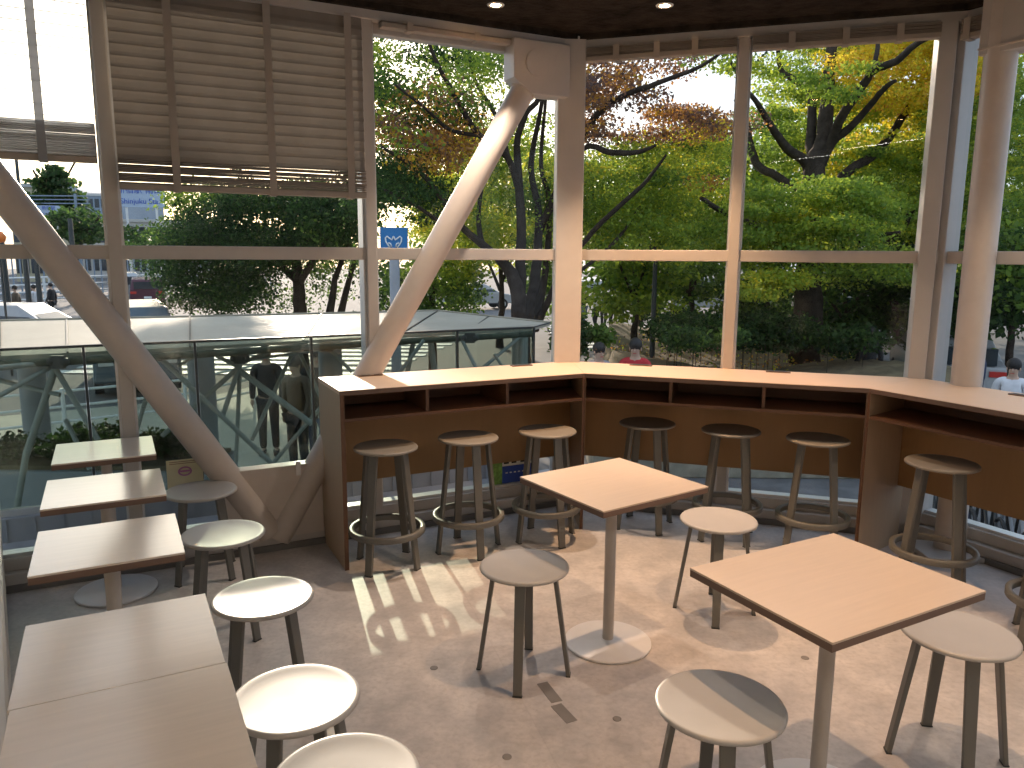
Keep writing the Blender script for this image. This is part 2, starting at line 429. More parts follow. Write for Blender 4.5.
blind('window_blind', 'beige slatted blind lowered halfway over the second window bay from the left', -2.375, -1.165, 1.945, 2.09, 2.885, WL, .44, (-2.12, -1.66, -1.25), M['blind'])
blind('window_blind', 'slatted blind coloured white for sky glare, lowered over the leftmost window bay', -3.68, -2.46, 2.06, 2.235, 2.885, WL, .44, (-3.2, -2.68), M['blind_glare'], False, .05)
blind('window_blind', 'thin raised blind packed under the head rail beside the corner gusset', -1.06, -.28, 2.845, 2.882, 2.884, WL, .45, (-.9, -.5), M['blind'])
blind('window_blind', 'raised slatted blind gathered above the left pane of the middle window', sK1M + .1, .755, 2.80, 2.88, 2.884, WM, .45, (.06, .30, .52), M['blind'])
blind('window_blind', 'raised slatted blind gathered above the right pane of the middle window', .84, 1.80, 2.80, 2.88, 2.884, WM, .45, (1.05, 1.33, 1.60), M['blind'])
blind('window_blind', 'short raised slatted blind beside the column at the right hand window', sK2R + .03, .09, 2.78, 2.88, 2.884, WR, .58, (.0,), M['blind'])

# ------------------------------------------------------------------ bar counter
ZT = .96
def counter(label, W, s0, s1, depth, cut0, cut1, ends, divs, name='bar_counter'):
    """cut0/cut1: extra length of the back edge at each end (mitres)"""
    t = thing(name, label, 'counter', W((s0+s1)/2, depth/2, 0))
    L = lambda s, o, z: W(s, o, z) - t.location
    SB = .40
    top = MB().prism([(s0, 0), (s1, 0), (s1 + cut1, depth), (s0 + cut0, depth)], ZT - .022, ZT, L)
    top.build('countertop', M['counter_top'], t, .002)
    MB().prism([(s0, -.0015), (s1, -.0015), (s1, .004), (s0, .004)], ZT - .026, ZT - .003, L).build('edge_band', M['edge'], t)
    PB = .355
    fa = lambda o: s0 + cut0/depth*o + (.024 if ends['l'] == 'e' else (.013 if ends['l'] else .001))
    fb = lambda o: s1 + cut1/depth*o - (.024 if ends['r'] == 'e' else (.013 if ends['r'] else .001))
    def slabz(o0, o1, z0, z1): return MB().prism([(fa(o0), o0), (fb(o0), o0), (fb(o1), o1), (fa(o1), o1)], z0, z1, L)
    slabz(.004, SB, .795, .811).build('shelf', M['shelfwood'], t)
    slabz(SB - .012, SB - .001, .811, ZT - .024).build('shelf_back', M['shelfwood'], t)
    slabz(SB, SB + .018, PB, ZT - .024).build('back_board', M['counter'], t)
    for e, x, ct in (('l', s0, cut0), ('r', s1, cut1)):
        if not ends[e]: continue
        sg = 1 if e == 'l' else -1; w_ = .024 if ends[e] == 'e' else .011; dp = depth if ends[e] == 'e' else SB + .018
        k = ct/depth
        q = [(x + sg*.001, 0), (x + sg*w_, 0), (x + sg*w_ + k*dp, dp), (x + sg*.001 + k*dp, dp)]
        if sg < 0: q = [q[1], q[0], q[3], q[2]]
        MB().prism(q, 0, ZT - .0225, L).build('end_panel' if ends[e] == 'e' else 'mitre_panel', M['counter_end'], t, .0015)
        MB().box(min(x, x + sg*w_) + .001, max(x, x + sg*w_) - .001, -.002, .001, 0, ZT - .0225, L).build('panel_edge_band', M['shelfwood'], t)
    for d in divs:
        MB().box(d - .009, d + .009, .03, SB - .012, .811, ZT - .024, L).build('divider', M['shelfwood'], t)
    return t
DL = .48
i1 = isect(C1, AL, DL, C1, AM, DL); i2 = isect(C1, AM, DL, C2, AR, .57)
e1L = (i1 - C1).dot(U(AL)); e1M = (i1 - C1).dot(U(AM)); e2M = (i2 - C1).dot(U(AM)); e2R = (i2 - C2).dot(U(AR))
LM = (C2 - C1).length
counter('plywood bar counter run at the left, ending in a tall side panel beside the brace', WL, -1.452, 0, DL, 0, e1L, dict(l='e', r='m'), (-.97, -.49))
counter('plywood bar counter run in the middle, under the two pane window', WM, 0, LM, DL, e1M, e2M - LM, dict(l='m', r='m'), (.50, 1.01))
counter('plywood bar counter run at the right, turning away past the round column', WR, 0, 3.2, .57, e2R, 0, dict(l='m', r='e'), (1.0, 2.0))
def socket(c, ang, label):
    t = thing('table_socket', label, 'socket', c, R(ang))
    MB().box(-.07, .07, -.022, .022, 0, .006).build('lid', M['socket'], t, .002)
    MB().box(-.05, .05, -.012, .012, .006, .008).build('hinged_flap', M['darkmetal'], t)
socket(WL(-.20, .42, ZT), AL, 'flat bronze socket lid at the back of the left counter run by the corner')
socket(WM(.27, .43, ZT), AM, 'flat bronze socket lid on the middle counter left of the mullion')
socket(WM(1.09, .43, ZT), AM, 'flat bronze socket lid on the middle counter right of the mullion')
socket(WR(.52, .49, ZT), AR, 'flat bronze socket lid on the right counter just past the column')
socket(WL(-1.17, .42, ZT), AL, 'flat dark lid at the foot of the slanting brace on the counter')

# ------------------------------------------------------------------ stools
def seat_mesh(r, z, th=.014):
    return MB().lathe([(.0005, z - .006), (r*.55, z - .0045), (r*.86, z - .001), (r - .012, z + .0015), (r - .004, z + .001), (r, z - .005),
                       (r - .001, z - th + .003), (r - .006, z - th), (r - .012, z - th - .001), (.0005, z - th - .001)], n=56)
def legs(t, r0, r1, z, m, phi, w0, w1, th):
    for k in range(4):
        a = phi + k*math.pi/2; d = Vector((math.cos(a), math.sin(a), 0)); s = Vector((-d.y, d.x, 0))
        lg = MB().bar(d*r1 + Vector((0, 0, .004)), d*r0 + Vector((0, 0, z)), w1, th, s, w0).build('leg', m, t, .003)
        MB().bar(d*r1, d*r1 + Vector((0, 0, .005)), w1 + .002, th + .002, s).build('foot_pad', M['darkmetal'], lg)
def low_stool():
    t = thing('low_stool', '', 'stool')
    s = seat_mesh(.175, .45).build('seat', M['stool'], t)
    legs(t, .118, .180, .436, M['stool_leg'], math.pi/4, .042, .034, .016)
    cb = MB()
    for a in (math.pi/4, 3*math.pi/4):
        d = Vector((math.cos(a), math.sin(a), 0)); cb.bar(d*-.13 + Vector((0, 0, .428)), d*.13 + Vector((0, 0, .428)), .034, .012)
    cb.build('cross_bracket', M['stool_leg'], t)
    return t
def bar_stool():
    t = thing('bar_stool', '', 'stool')
    seat_mesh(.168, .65).build('seat', M['bar_seat'], t)
    legs(t, .112, .182, .636, M['stool_leg'], math.pi/4, .048, .040, .018)
    cb = MB()
    for a in (math.pi/4, 3*math.pi/4):
        d = Vector((math.cos(a), math.sin(a), 0)); cb.bar(d*-.12 + Vector((0, 0, .628)), d*.12 + Vector((0, 0, .628)), .034, .012)
    cb.build('cross_bracket', M['stool_leg'], t)
    MB().lathe([(.177, .184), (.198, .183), (.201, .186), (.201, .212), (.198, .215), (.177, .214), (.175, .211), (.175, .187), (.177, .184)], n=56, caps=False).build('foot_ring', M['stool_leg'], t)
    return t
LS, BS = low_stool(), bar_stool()
low = [((.053, 2.85), -53, 'low greige metal stool standing in front of the small square table, leg toward the viewer'),
       ((.957, 3.40), -57, 'low grey metal stool between the two square tables, in front of the bar counter'),
       ((.571, 1.919), -50, 'low beige topped stool in the bottom foreground, left of the larger square table pole'),
       ((1.455, 2.33), -55, 'low pale stool tucked at the right side of the larger square table'),
       ((-1.585, 3.786), 20, 'farthest low stool of the left row, beside the brace shroud by the window'),
       ((-1.247, 3.178), 15, 'second farthest low stool of the left row, beside the third small table'),
       ((-.876, 2.561), 22, 'third low stool of the left row, opposite the front pair of joined tables'),
       ((-.588, 1.935), -55, 'large looking low stool in front of the joined pair of tables, seat toward their corner'),
       ((-.381, 1.606), 10, 'nearest low stool of the left row, cut off by the bottom of the picture')]
for i, (p, a, lab) in enumerate(low):
    o = LS if i == 0 else copy_tree(LS)
    o.location = (p[0], p[1], 0); o.rotation_euler = (0, 0, R(a)); o['label'] = lab; o['group'] = 'low stools around the tables'
bars = [((-.66, 3.925), 21, 'leftmost bar stool at the counter, beside the tall end panel'),
        ((-.24, 4.15), -20, 'second bar stool from the left at the left counter run'),
        ((.205, 4.325), -17, 'bar stool nearest the counter corner, partly hidden behind the small square table'),
        ((.82, 4.55), -25, 'leftmost bar stool of the middle counter run, behind the small square table'),
        ((1.275, 4.37), -20, 'middle bar stool of the middle counter run, by the window mullion'),
        ((1.70, 4.165), -22, 'right hand bar stool of the middle counter run, just before the counter turns'),
        ((2.12, 3.675), -36, 'bar stool at the right counter run in front of the round column'),
        ((2.36, 3.11), -30, 'bar stool at the far right, only its ring and a leg inside the picture')]
for i, (p, a, lab) in enumerate(bars):
    o = BS if i == 0 else copy_tree(BS)
    o.location = (p[0], p[1], 0); o.rotation_euler = (0, 0, R(a)); o['label'] = lab; o['group'] = 'bar stools along the counter'

# ------------------------------------------------------------------ tables
def table(label, c, ang, w, d, mtop, rb=.185, zt=.72):
    t = thing('cafe_table', label, 'table', (c[0], c[1], 0), R(ang))
    MB().box(-w/2, w/2, -d/2, d/2, zt - .007, zt).build('tabletop', mtop, t, .0012)
    MB().box(-w/2 + .0005, w/2 - .0005, -d/2 + .0005, d/2 - .0005, zt - .028, zt - .007).build('tabletop_edge', M['edge'], t, .0012)
    MB().lathe([(.0235, .012), (.0235, zt - .034)], n=28).build('pole', M['pole'], t)
    MB().lathe([(.11, zt - .034), (.11, zt - .028)], n=28).build('top_plate', M['darkmetal'], t)
    MB().lathe([(rb - .004, 0), (rb, .003), (rb, .010), (rb - .004, .013), (.03, .014), (.028, .020), (.024, .022)], n=56).build('base', M['base'], t)
    return t
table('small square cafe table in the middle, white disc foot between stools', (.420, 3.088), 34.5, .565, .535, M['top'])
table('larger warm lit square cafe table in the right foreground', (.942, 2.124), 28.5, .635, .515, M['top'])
A_T = 27.5
for c, lab in (((-1.937, 3.564), 'farthest small table of the left row, up against the window'),
               ((-1.623, 2.963), 'second small table of the left row counting from the window'),
               ((-1.305, 2.379), 'third small table of the left row, separate from the joined pair'),
               ((-.937, 1.722), 'rear table of the joined pair in the bottom left corner'),
               ((-.744, 1.359), 'nearest table of the joined pair, cut off by the bottom left corner')):
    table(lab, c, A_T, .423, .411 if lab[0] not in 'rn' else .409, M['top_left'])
def plug(x, y, i):
    p = G(x, y, 0); t = tag(MB().lathe([(.016, 0), (.016, .0015), (.011, .002), (.0005, .002)], n=20).build('floor_plug', M['floorplug']), 'small dark round floor plug ' + i, 'floor plug'); t.location = p
M['floorplug'] = plain('dark_plug', (.20, .185, .17), .6)
plug(617, 719, 'in front of the middle table disc foot'); plug(507, 757, 'at the bottom edge beside the nearest left stool'); plug(805, 658, 'left of the pole of the larger square table'); plug(434, 668, 'left of the front low stool among sun patches')
for k, (x, y, x2, y2) in enumerate(((542, 683, 557, 702), (556, 705, 572, 722))):
    a, b = G(x, y, 0), G(x2, y2, 0)
    t = tag(MB().bar((b - a)*-.5, (b - a)*.5, .045, .001).build('tape_mark', M['floorplug']), ('short strip of dark tape on the floor behind the front low stool leg', 'second strip of dark tape on the floor, the nearer to the viewer')[k], 'tape', 'strips of tape on the floor'); t.location = (a + b)/2 + Vector((0, 0, .001))
# banquette
q = thing('bench_seat', 'beige built in bench box at the far left edge beside the small tables', 'bench', (-2.6, 3.74, 0))
bd = Vector((.56, -.83, 0)).normalized(); bn = Vector((-bd.y, bd.x, 0)) * -1
def Q(s, o, z): return bd*s + bn*o + Vector((0, 0, z))
MB().box(0, 3.1, .0, .42, .04, .38, Q).build('box', M['wall'], q, .004)
MB().box(-.005, 3.1, -.01, .42, .38, .43, Q).build('cushion', M['tube'], q, .012)
MB().box(0, 3.1, .03, .42, 0, .04, Q).build('plinth', M['frame_dark'], q)

# ------------------------------------------------------------------ ceiling lights
lens = emit('lamp_lens', (1, .82, .6), 14)
spots = [((-.10, 4.39), 110, 'left recessed downlight visible in the dark ceiling near the corner'),
         ((.80, 4.38), 200, 'right recessed downlight visible in the dark ceiling above the middle stools')]
for x, y, e in ((1.15, 2.35, 120), (2.35, 3.35, 60), (.30, 2.8, 45), (-1.2, 2.2, 6), (-1.4, 1.0, 10), (.2, .8, 12), (1.6, .9, 22), (2.9, 1.9, 45), (-.4, -.6, 12), (1.2, -.5, 12), (2.8, .6, 14), (-.1, -1.6, 8)):  # unseen downlights: some follow warm pools below, the rest are added as fill
    spots.append(((x, y), e, None))
for i, ((x, y), e, lab) in enumerate(spots):
    t = thing('ceiling_downlight', lab or 'unseen recessed downlight of the grid added to light the cafe', 'downlight', (x, y, CEIL), 0, 'recessed ceiling downlights')
    MB().lathe([(.028, -.003), (.045, -.004), (.047, -.001), (.047, 0)], n=28, caps=False).build('trim_ring', M['white'], t)
    MB().lathe([(.0005, -.0022), (.030, -.0022)], n=24).build('lens', lens, t)
    ld = bpy.data.lights.new('downlight_lamp', 'SPOT'); ld.energy = e * 1.05; ld.color = (1, .60, .33) if e >= 115 else (1, .80, .64)
    ld.spot_size = R(78); ld.spot_blend = .65; ld.shadow_soft_size = .03
    lo = bpy.data.objects.new('lamp', ld); COL.objects.link(lo); lo.parent = t; lo.location = (0, 0, -.01)
# unseen linear fittings added behind the viewer to fill the room with light
for i, (x, y) in enumerate(((.2, -1.0), (2.6, .9), (1.3, -.1))):
    t = thing('linear_fill_light', 'unseen linear fill light added over the back of the cafe', 'ceiling light', (x, y, CEIL - .10), R(AL), 'added fill lights at the back of the cafe')
    MB().box(-.6, .6, -.04, .04, .02, .08).build('housing', M['white'], t, .004)
    MB().box(-.57, .57, -.03, .03, .015, .02).build('fill_diffuser', emit('fill_diffuser', (1, .86, .72), 1.0), t)
    MB().box(-.4, -.38, -.01, .01, .08, .10).box(.38, .4, -.01, .01, .08, .10).build('hanger', M['darkmetal'], t)
    ld = bpy.data.lights.new('linear_fill_lamp', 'AREA'); ld.shape = 'RECTANGLE'; ld.size = 1.15; ld.size_y = .07; ld.energy = 7; ld.color = (1, .90, .80)
    lo = bpy.data.objects.new('lamp', ld); COL.objects.link(lo); lo.parent = t; lo.location = (0, 0, .01)

# ================================================================== outside
GZ = -1.6
def slab(name, pts, z0, z1, m): return struct(MB().prism(pts, z0, z1).build(name, m))
slab('ground', [(-90, 3), (90, 3), (90, 160), (-90, 160)], GZ - .5, GZ - .02, M['asphalt'])
# paved forecourt under and beyond the canopy
slab('pavement', [(-14, 4.6), (.4, 4.6), (.4, 21), (-5.5, 21), (-7, 17), (-14, 12.5)], GZ - .02, GZ, M['paving'])
slab('pavement_right', [(.4, 4.6), (2.6, 4.6), (3.2, 1.5), (16, 1.5), (16, 11.4), (.4, 11.4)], GZ - .02, GZ + .0, plain('cool_paving', (.12, .12, .12), .9, 0, .3, 3))
# crosswalk stripes painted on the road, one object
cw = MB()
for i in range(13):
    y = 20.5 + i*1.0
    cw.box(-12.5 + i*.2, -3.6 + i*.2, y, y + .5, GZ - .02 + (.02 if y < 21 else 0), GZ + .006)
struct(cw.build('crosswalk_marking', M['white']))
cw = MB()
for i in range(9): cw.box(1.6, 6.5, 27 + i*1.0, 27.5 + i*1.0, GZ - .02, GZ + .005)
struct(cw.build('crosswalk_marking', M['white']))
# ledge between window and balustrade + low parapet carrying the glass
SP = lambda s, o, z=0: WL(s, o, z)
struct(MB().box(-4.6, .5, .66, 1.30, -1.6, -.02, WL).build('ledge_floor', M['parapet']))
pw = MB().box(-4.6, .40, 1.28, 1.42, -1.6, .12, WL)
for i in range(34): pw.box(-4.55 + i*.145, -4.545 + i*.145 + .004, 1.272, 1.28, -.02, .12, WL)
struct(pw.build('parapet_wall', M['parapet']))
struct(MB().box(-1, 4.5, .66, 1.5, -1.62, -.30, WM).build('ledge_front', M['asphalt']))
struct(MB().box(-1, 4.6, .75, 1.3, -1.62, -.30, WR).build('ledge_right', M['asphalt']))

bal = thing('glass_balustrade', 'greenish glass balustrade with thin dark posts standing outside the left window', 'balustrade', WL(-2, 1.35, .12))
BL_ = lambda s, o, z: WL(s, o, z) - bal.location
S0, S1 = -4.55, .38
ps = [-4.55, -3.62, -2.63, -2.02, -1.30, -.88, -.25, .38]
for a, b in zip(ps[:-1], ps[1:]):
    MB().box(a + .01, b - .01, 1.344, 1.356, .16, 1.09, BL_).build('glass_panel', M['balglass'], bal)
MB().box(S0, S1, 1.335, 1.365, 1.09, 1.105, BL_).build('top_rail', M['darkmetal'], bal)
MB().box(S0, S1, 1.33, 1.37, .12, .16, BL_).build('bottom_channel', M['alu'], bal)
for s in ps[1:]:
    MB().box(s - .007, s + .007, 1.335, 1.365, .14, 1.095, BL_).build('post', M['darkmetal'], bal)

# canopy of the station stair : roofing sheets on a steel truss
can = thing('station_canopy', 'long pale flat canopy roof on pale green trusses outside the left window', 'canopy', (-2.5, 8, GZ))
ZC = .88
near = [G(x_, y_, .86) for x_, y_ in ((-140, 364), (0, 356), (190, 347), (400, 335), (532, 328))]
far = [G(x_, y_, .90) for x_, y_ in ((-140, 326), (0, 321), (190, 317), (438, 311), (550, 323))]
M['gutter'] = plain('mossy_gutter', (.10, .115, .085), .9, 0, .4, 14, .2, .6)
roof = MB()
for i in range(4):
    q = [near[i], near[i+1], far[i+1], far[i]]
    zz = [.86, .86, .90, .90]
    roof.hexa([(p.x, p.y, z - .03 ) for p, z in zip(q, zz)] + [(p.x, p.y, z) for p, z in zip(q, zz)])
ro = roof.build('roof_sheets', M['canopy'], can); ro.location = -can.location
sm = MB()
for i in range(4):
    n_ = (5, 3, 2, 2)[i]
    for k in range(n_ + 1):
        f = k / n_; a = near[i].lerp(near[i+1], f); b = far[i].lerp(far[i+1], f)
        zb = .90
        sm.bar(Vector((a.x, a.y, .864)), Vector((b.x, b.y, zb + .004)), .014, .012)
o = sm.build('seam', M['darkmetal'], can); o.location = -can.location
gt = MB().tube([(p.x, p.y - .05, .80) for p in near], .032, 10); o = gt.build('gutter', M['gutter'], can); o.location = -can.location
gt = MB().tube([(p.x, p.y, .905) for p in far], .014, 8); o = gt.build('rear_kerb', M['stone'], can); o.location = -can.location
# truss members, seen through the balustrade
def member(px, py, Y, qx, qy, Y2, r):
    a, b = P(px, py, Y), P(qx, qy, Y2)
    o = MB().tube([a, b], r, 10).build('truss_member', M['steel'], can); o.location = -can.location
nodeL = [(-40, 372, 4.9), (56, 362, 5.7), (156, 356, 6.4), (240, 366, 6.9), (327, 346, 7.2), (410, 338, 7.5), (520, 336, 8.2)]
member(-40, 372, 5.4, 56, 362, 6.0, 0.022); member(56, 362, 6.0, 156, 352, 6.5, 0.019)
member(56, 366, 6, 26, 455, 6, 0.028); member(54, 366, 6, 98, 440, 6, 0.022); member(-10, 378, 6, 60, 395, 6, 0.019)
member(58, 363, 6, -8, 400, 5.5, 0.019); member(26, 455, 6, 15, 520, 6, 0.025); member(66, 420, 6.2, 90, 470, 6, 0.019)
member(158, 356, 6.4, 285, 476, 6.6, 0.022); member(240, 366, 6.9, 162, 436, 6.7, 0.022)
member(206, 350, 6.9, 240, 368, 6.9, 0.019); member(236, 368, 6.9, 312, 424, 6.8, 0.028); member(240, 364, 6.9, 222, 418, 6.7, 0.022)
member(240, 364, 6.9, 268, 352, 7.2, 0.019); member(344, 380, 7.2, 262, 476, 6.8, 0.020); member(296, 345, 7.6, 252, 440, 7.0, 0.019)
member(296, 345, 7.6, 322, 400, 7.0, 0.019); member(178, 366, 7.2, 206, 350, 7.4, 0.015); member(327, 346, 7.2, 352, 372, 7.2, 0.017)
member(230, 362, 6.9, 322, 350, 7.2, 0.014); member(158, 356, 6.4, 134, 440, 6.6, 0.019); member(240, 366, 6.9, 236, 462, 6.8, 0.019)
member(424, 340, 7.5, 400, 372, 7.4, 0.019); member(430, 338, 7.8, 436, 380, 7.8, 0.031); member(414, 338, 7.8, 406, 380, 7.8, 0.025)
member(462, 340, 7.8, 478, 372, 7.6, 0.019); member(522, 335, 8.2, 478, 372, 7.8, 0.019); member(521, 334, 8.3, 520, 378, 8.3, 0.031)
member(494, 354, 7.8, 506, 372, 7.8, 0.015)
for (x, y, Y) in ((58, 362, 5.9), (157, 355, 6.4), (240, 358, 6.85), (327, 346, 7.15), (470, 338, 7.7)):
    c = P(x, y, Y); nb = MB().sphere((c.x - .055, c.y, c.z), .035).sphere((c.x + .055, c.y, c.z), .035).box(c.x - .05, c.x + .05, c.y - .02, c.y + .02, c.z - .05, c.z + .05)
    o = nb.build('node_casting', M['darkmetal'], can); o.location = -can.location
for (x, y, Y, w_) in ((200, 350, 9.5, .16), (330, 352, 9.6, .15), (520, 330, 9.3, .10), (30, 356, 8.6, .14)):
    c = P(x, y, Y)
    o = MB().tube([(c.x, c.y, GZ), (c.x, c.y, .84)], w_, 14).build('canopy_post', M['steel' if x > 400 else 'parapet'], can); o.location = -can.location

# ------------------------------------------------------------------ guard rail and fences
def rail(label, pts, h, m, nr=3, step=1.6, w_=.035, name='guard_rail'):
    t = thing(name, label, 'railing', pts[0]); L = -Vector(pts[0])
    for k in range(nr):
        z = h * (k + 1) / nr
        o = MB().tube([Vector(p) + Vector((0, 0, z)) for p in pts], w_*.7, 8).build('rail', M[m], t); o.location = L
    for a, b in zip(pts[:-1], pts[1:]):
        a, b = Vector(a), Vector(b); n = max(1, int((b - a).length / step))
        for i in range(n + 1):
            if i == n and b is not Vector(pts[-1]) and (b - Vector(pts[-1])).length > .01: continue
            p = a.lerp(b, i / n)
            o = MB().tube([p, p + Vector((0, 0, h + .05))], w_, 10).build('post', M[m], t); o.location = L
    return t
rail('white three bar guard rail along the kerb behind the canopy trusses', [(-13.5, 10.5, GZ), (-9.5, 12.0, GZ), (-6.3, 14.6, GZ), (-5.6, 16.5, GZ)], .82, 'white')
rail('long pale railing rising beside the far road', [(-30, 42, GZ), (-24.5, 52, GZ), (-24, 66, GZ)], 1.7, 'white', 4, 2.0, .07)

def picket_fence(label, a, b, h, n, m):
    a, b = Vector(a), Vector(b)
    t = thing('picket_fence', label, 'fence', a)
    k = MB()
    for i in range(n):
        p = a.lerp(b, i/(n-1)) - a; k.box(p.x - .04, p.x + .04, p.y - .04, p.y + .04, 0, h)
    k.build('pickets', M[m], t)
    for z in (.15, h - .15): MB().bar(Vector((0, 0, z)), b - a + Vector((0, 0, z)), .06, .08).build('rail', M[m], t)
    return t
picket_fence('tall blue grey picket fence beyond the road at far left', (-42, 50, GZ), (-22, 72, GZ), 3.0, 60, 'facade_blue')

# ------------------------------------------------------------------ cars
def car(label, loc, rz, paint, L_=4.6, W_=1.8, H_=1.6, kind='suv', name='car'):
    t = thing(name, label, 'car', loc, rz)
    hl = L_/2
    if kind == 'van': prof = [(-hl, .35), (-hl, H_*.9), (-hl+.15, H_), (hl-1.2, H_), (hl-.45, H_*.62), (hl-.05, H_*.50), (hl, .35)]; win = [(-hl+.15, H_*.62), (-hl+.25, H_*.93), (hl-1.25, H_*.93), (hl-.62, H_*.64)]
    elif kind == 'suv': prof = [(-hl, .4), (-hl-.0, H_*.62), (-hl+.30, H_*.95), (-hl+.7, H_), (hl-2.0, H_), (hl-1.15, H_*.66), (hl-.15, H_*.56), (hl, H_*.45), (hl, .35)]; win = [(-hl+.22, H_*.66), (-hl+.45, H_*.93), (hl-2.05, H_*.94), (hl-1.35, H_*.68)]
    else: prof = [(-hl, .4), (-hl, H_*.62), (-hl+.5, H_*.68), (-hl+1.1, H_), (hl-1.9, H_), (hl-1.0, H_*.66), (hl-.1, H_*.55), (hl, .35)]; win = [(-hl+.75, H_*.70), (-hl+1.15, H_*.94), (hl-1.95, H_*.94), (hl-1.2, H_*.69)]
    def body(pf, hw, m, nm, pinch=.84):
        n = len(pf); lay = []
        for s, wf in ((-1, 1), (1, 1)):
            for x, z in pf:
                ww = hw * (pinch if z > H_*.75 else 1); lay.append((x, s*ww, z))
        fs = [tuple(range(n)), tuple(reversed(range(n, 2*n)))] + [(i, i + n, (i+1) % n + n, (i+1) % n) for i in range(n)]
        return MB().add(lay, fs).build(nm, m, t, .05 if nm == 'body' else 0)
    body(prof, W_/2, paint, 'body')
    body(win, W_/2 + .006, M['carglass'], 'side_windows', .845)
    zb = H_*.66
    MB().add([(hl-1.12, -W_*.40, zb+.02), (hl-1.12, W_*.40, zb+.02), (hl-2.0+.02, W_*.36, H_*.97), (hl-2.0+.02, -W_*.36, H_*.97),
              (hl-1.10, -W_*.40, zb), (hl-1.10, W_*.40, zb), (hl-1.97, W_*.36, H_*.96), (hl-1.97, -W_*.36, H_*.96)], [(0, 1, 2, 3), (7, 6, 5, 4), (0, 4, 5, 1), (2, 6, 7, 3), (1, 5, 6, 2), (0, 3, 7, 4)]).build('windscreen', M['carglass'], t)
    MB().box(-hl - .02, -hl + .30, -W_*.38, W_*.38, H_*.64, H_*.88).build('rear_window', M['carglass'], t)
    for s in (-1, 1):
        MB().box(-hl - .03, -hl + .08, s*W_*.40 - .16, s*W_*.40 + .16, H_*.48, H_*.56).build('tail_lamp', M['red'], t)
        MB().box(hl - .10, hl + .02, s*W_*.36 - .15, s*W_*.36 + .15, H_*.38, H_*.46).build('headlamp', M['alu'], t)
        for x in (-hl + .85, hl - .85):
            w_ = MB().tube([(x, s*(W_/2 - .18), .32), (x, s*(W_/2 + .01), .32)], .32, 20).build('wheel', M['tyre'], t, .02)
            MB().tube([(x, s*(W_/2 + .0), .32), (x, s*(W_/2 + .025), .32)], .19, 14).build('hub_cap', M['alu'], w_)
    MB().box(-hl - .035, -hl, -.2, .2, .55, .67).build('licence_plate', M['white'], t)
    MB().box(hl, hl + .03, -.2, .2, .42, .54).build('licence_plate', M['white'], t)
    return t
pw_, ps_, pd_, pb_ = plain('car_white', (.42, .42, .42), .25), plain('car_silver', (.45, .47, .48), .25, .4), plain('car_maroon', (.10, .03, .045), .2), plain('car_slate', (.10, .14, .17), .25, .2)
car('white estate car passing close behind the canopy at far left', (-15.4, 24.0, GZ), R(4), pw_, 4.8, 1.85, 1.62)
car('silver van driving away on the far road beside the left mullion', (-24.6, 49, GZ), R(118), ps_, 4.6, 1.75, 1.95, 'van', 'van')
car('dark maroon car seen from behind on the far road', (-22.2, 47, GZ), R(116), pd_, 4.6, 1.85, 1.72)
car('slate blue van parked behind the canopy trusses, front toward the viewer', (-9.5, 19.2, GZ), R(-62), pb_, 4.7, 1.8, 1.95, 'van', 'van')
car('white van parked beyond the park at the middle window', (11.2, 44, GZ), R(5), pw_, 4.8, 1.8, 2.0, 'van', 'van')
car('silver car parked beyond the big tree trunk on its left', (13.2, 39, GZ), R(-6), ps_, 4.5, 1.8, 1.5, 'sedan')
car('white car parked beyond the big tree trunk on its right', (18.5, 43, GZ), R(3), pw_, 4.6, 1.8, 1.5, 'sedan')
car('white delivery van beyond the park path, behind the person with the red bag', (12.4, 27, GZ), R(3), plain('van_white', (.75, .75, .75), .4), 4.8, 1.8, 2.0, 'van', 'van')
car('white car near the right hand window corner at street level', (10.4, 18.5, GZ), R(70), pw_, 4.4, 1.8, 1.5, 'sedan')
car('pale car on the road behind the forked tree', (-2.2, 46, GZ), R(20), pw_, 4.5, 1.8, 1.5, 'sedan')

# ------------------------------------------------------------------ signs, poles
def text(s, size, m, parent, loc, rot, ext=.01, name='lettering'):
    c = bpy.data.curves.new(name, 'FONT'); c.body = s; c.size = size; c.extrude = ext; c.align_x = 'CENTER'; c.align_y = 'CENTER'
    tmp = bpy.data.objects.new('tmp', c); COL.objects.link(tmp); bpy.context.view_layer.update()
    me = bpy.data.meshes.new_from_object(tmp.evaluated_get(bpy.context.evaluated_depsgraph_get())); bpy.data.objects.remove(tmp)
    me.materials.clear(); me.materials.append(m); me.name = name
    o = bpy.data.objects.new(name, me); COL.objects.link(o); o.parent = parent; o.location = loc; o.rotation_euler = rot
    return o
M['signwhite'] = plain('sign_white', (.42, .50, .62), .6, 0, .03)
def road_sign(label, px, py, Y, w_, h_, rows, poleh=True, rz=0):
    c = P(px, py, Y)
    t = thing('direction_sign', label, 'sign', (c.x, c.y, GZ), rz)
    z = c.z - GZ
    MB().box(-w_/2, w_/2, -.06, .06, z - h_/2, z + h_/2).build('board', M['signwhite'], t, .01)
    for s in (-.3, .3): MB().tube([(s*w_, .14, 0), (s*w_, .14, z + h_*.4)], .09, 10).build('pole', M['alu'], t)
    for i, (tx, sz) in enumerate(rows):
        text(tx, sz, M['textblue'], t, (0, -.075, z + h_*(.24 - .48*i/max(1, len(rows)-1))), (R(90), 0, 0))
    return t
road_sign('white sign board with blue lettering above the road, under the lowered beige blind', 140, 196, 60, 3.6, 1.7, [('新宿駅 南口', .62), ('Shinjuku Sta.', .56)], rz=R(8))
road_sign('smaller white sign board with blue lettering at far left beside the slanting brace', 49, 211, 70, 1.9, .95, [('新宿駅', .36), ('Shinjuku Sta.', .27)], rz=R(12))
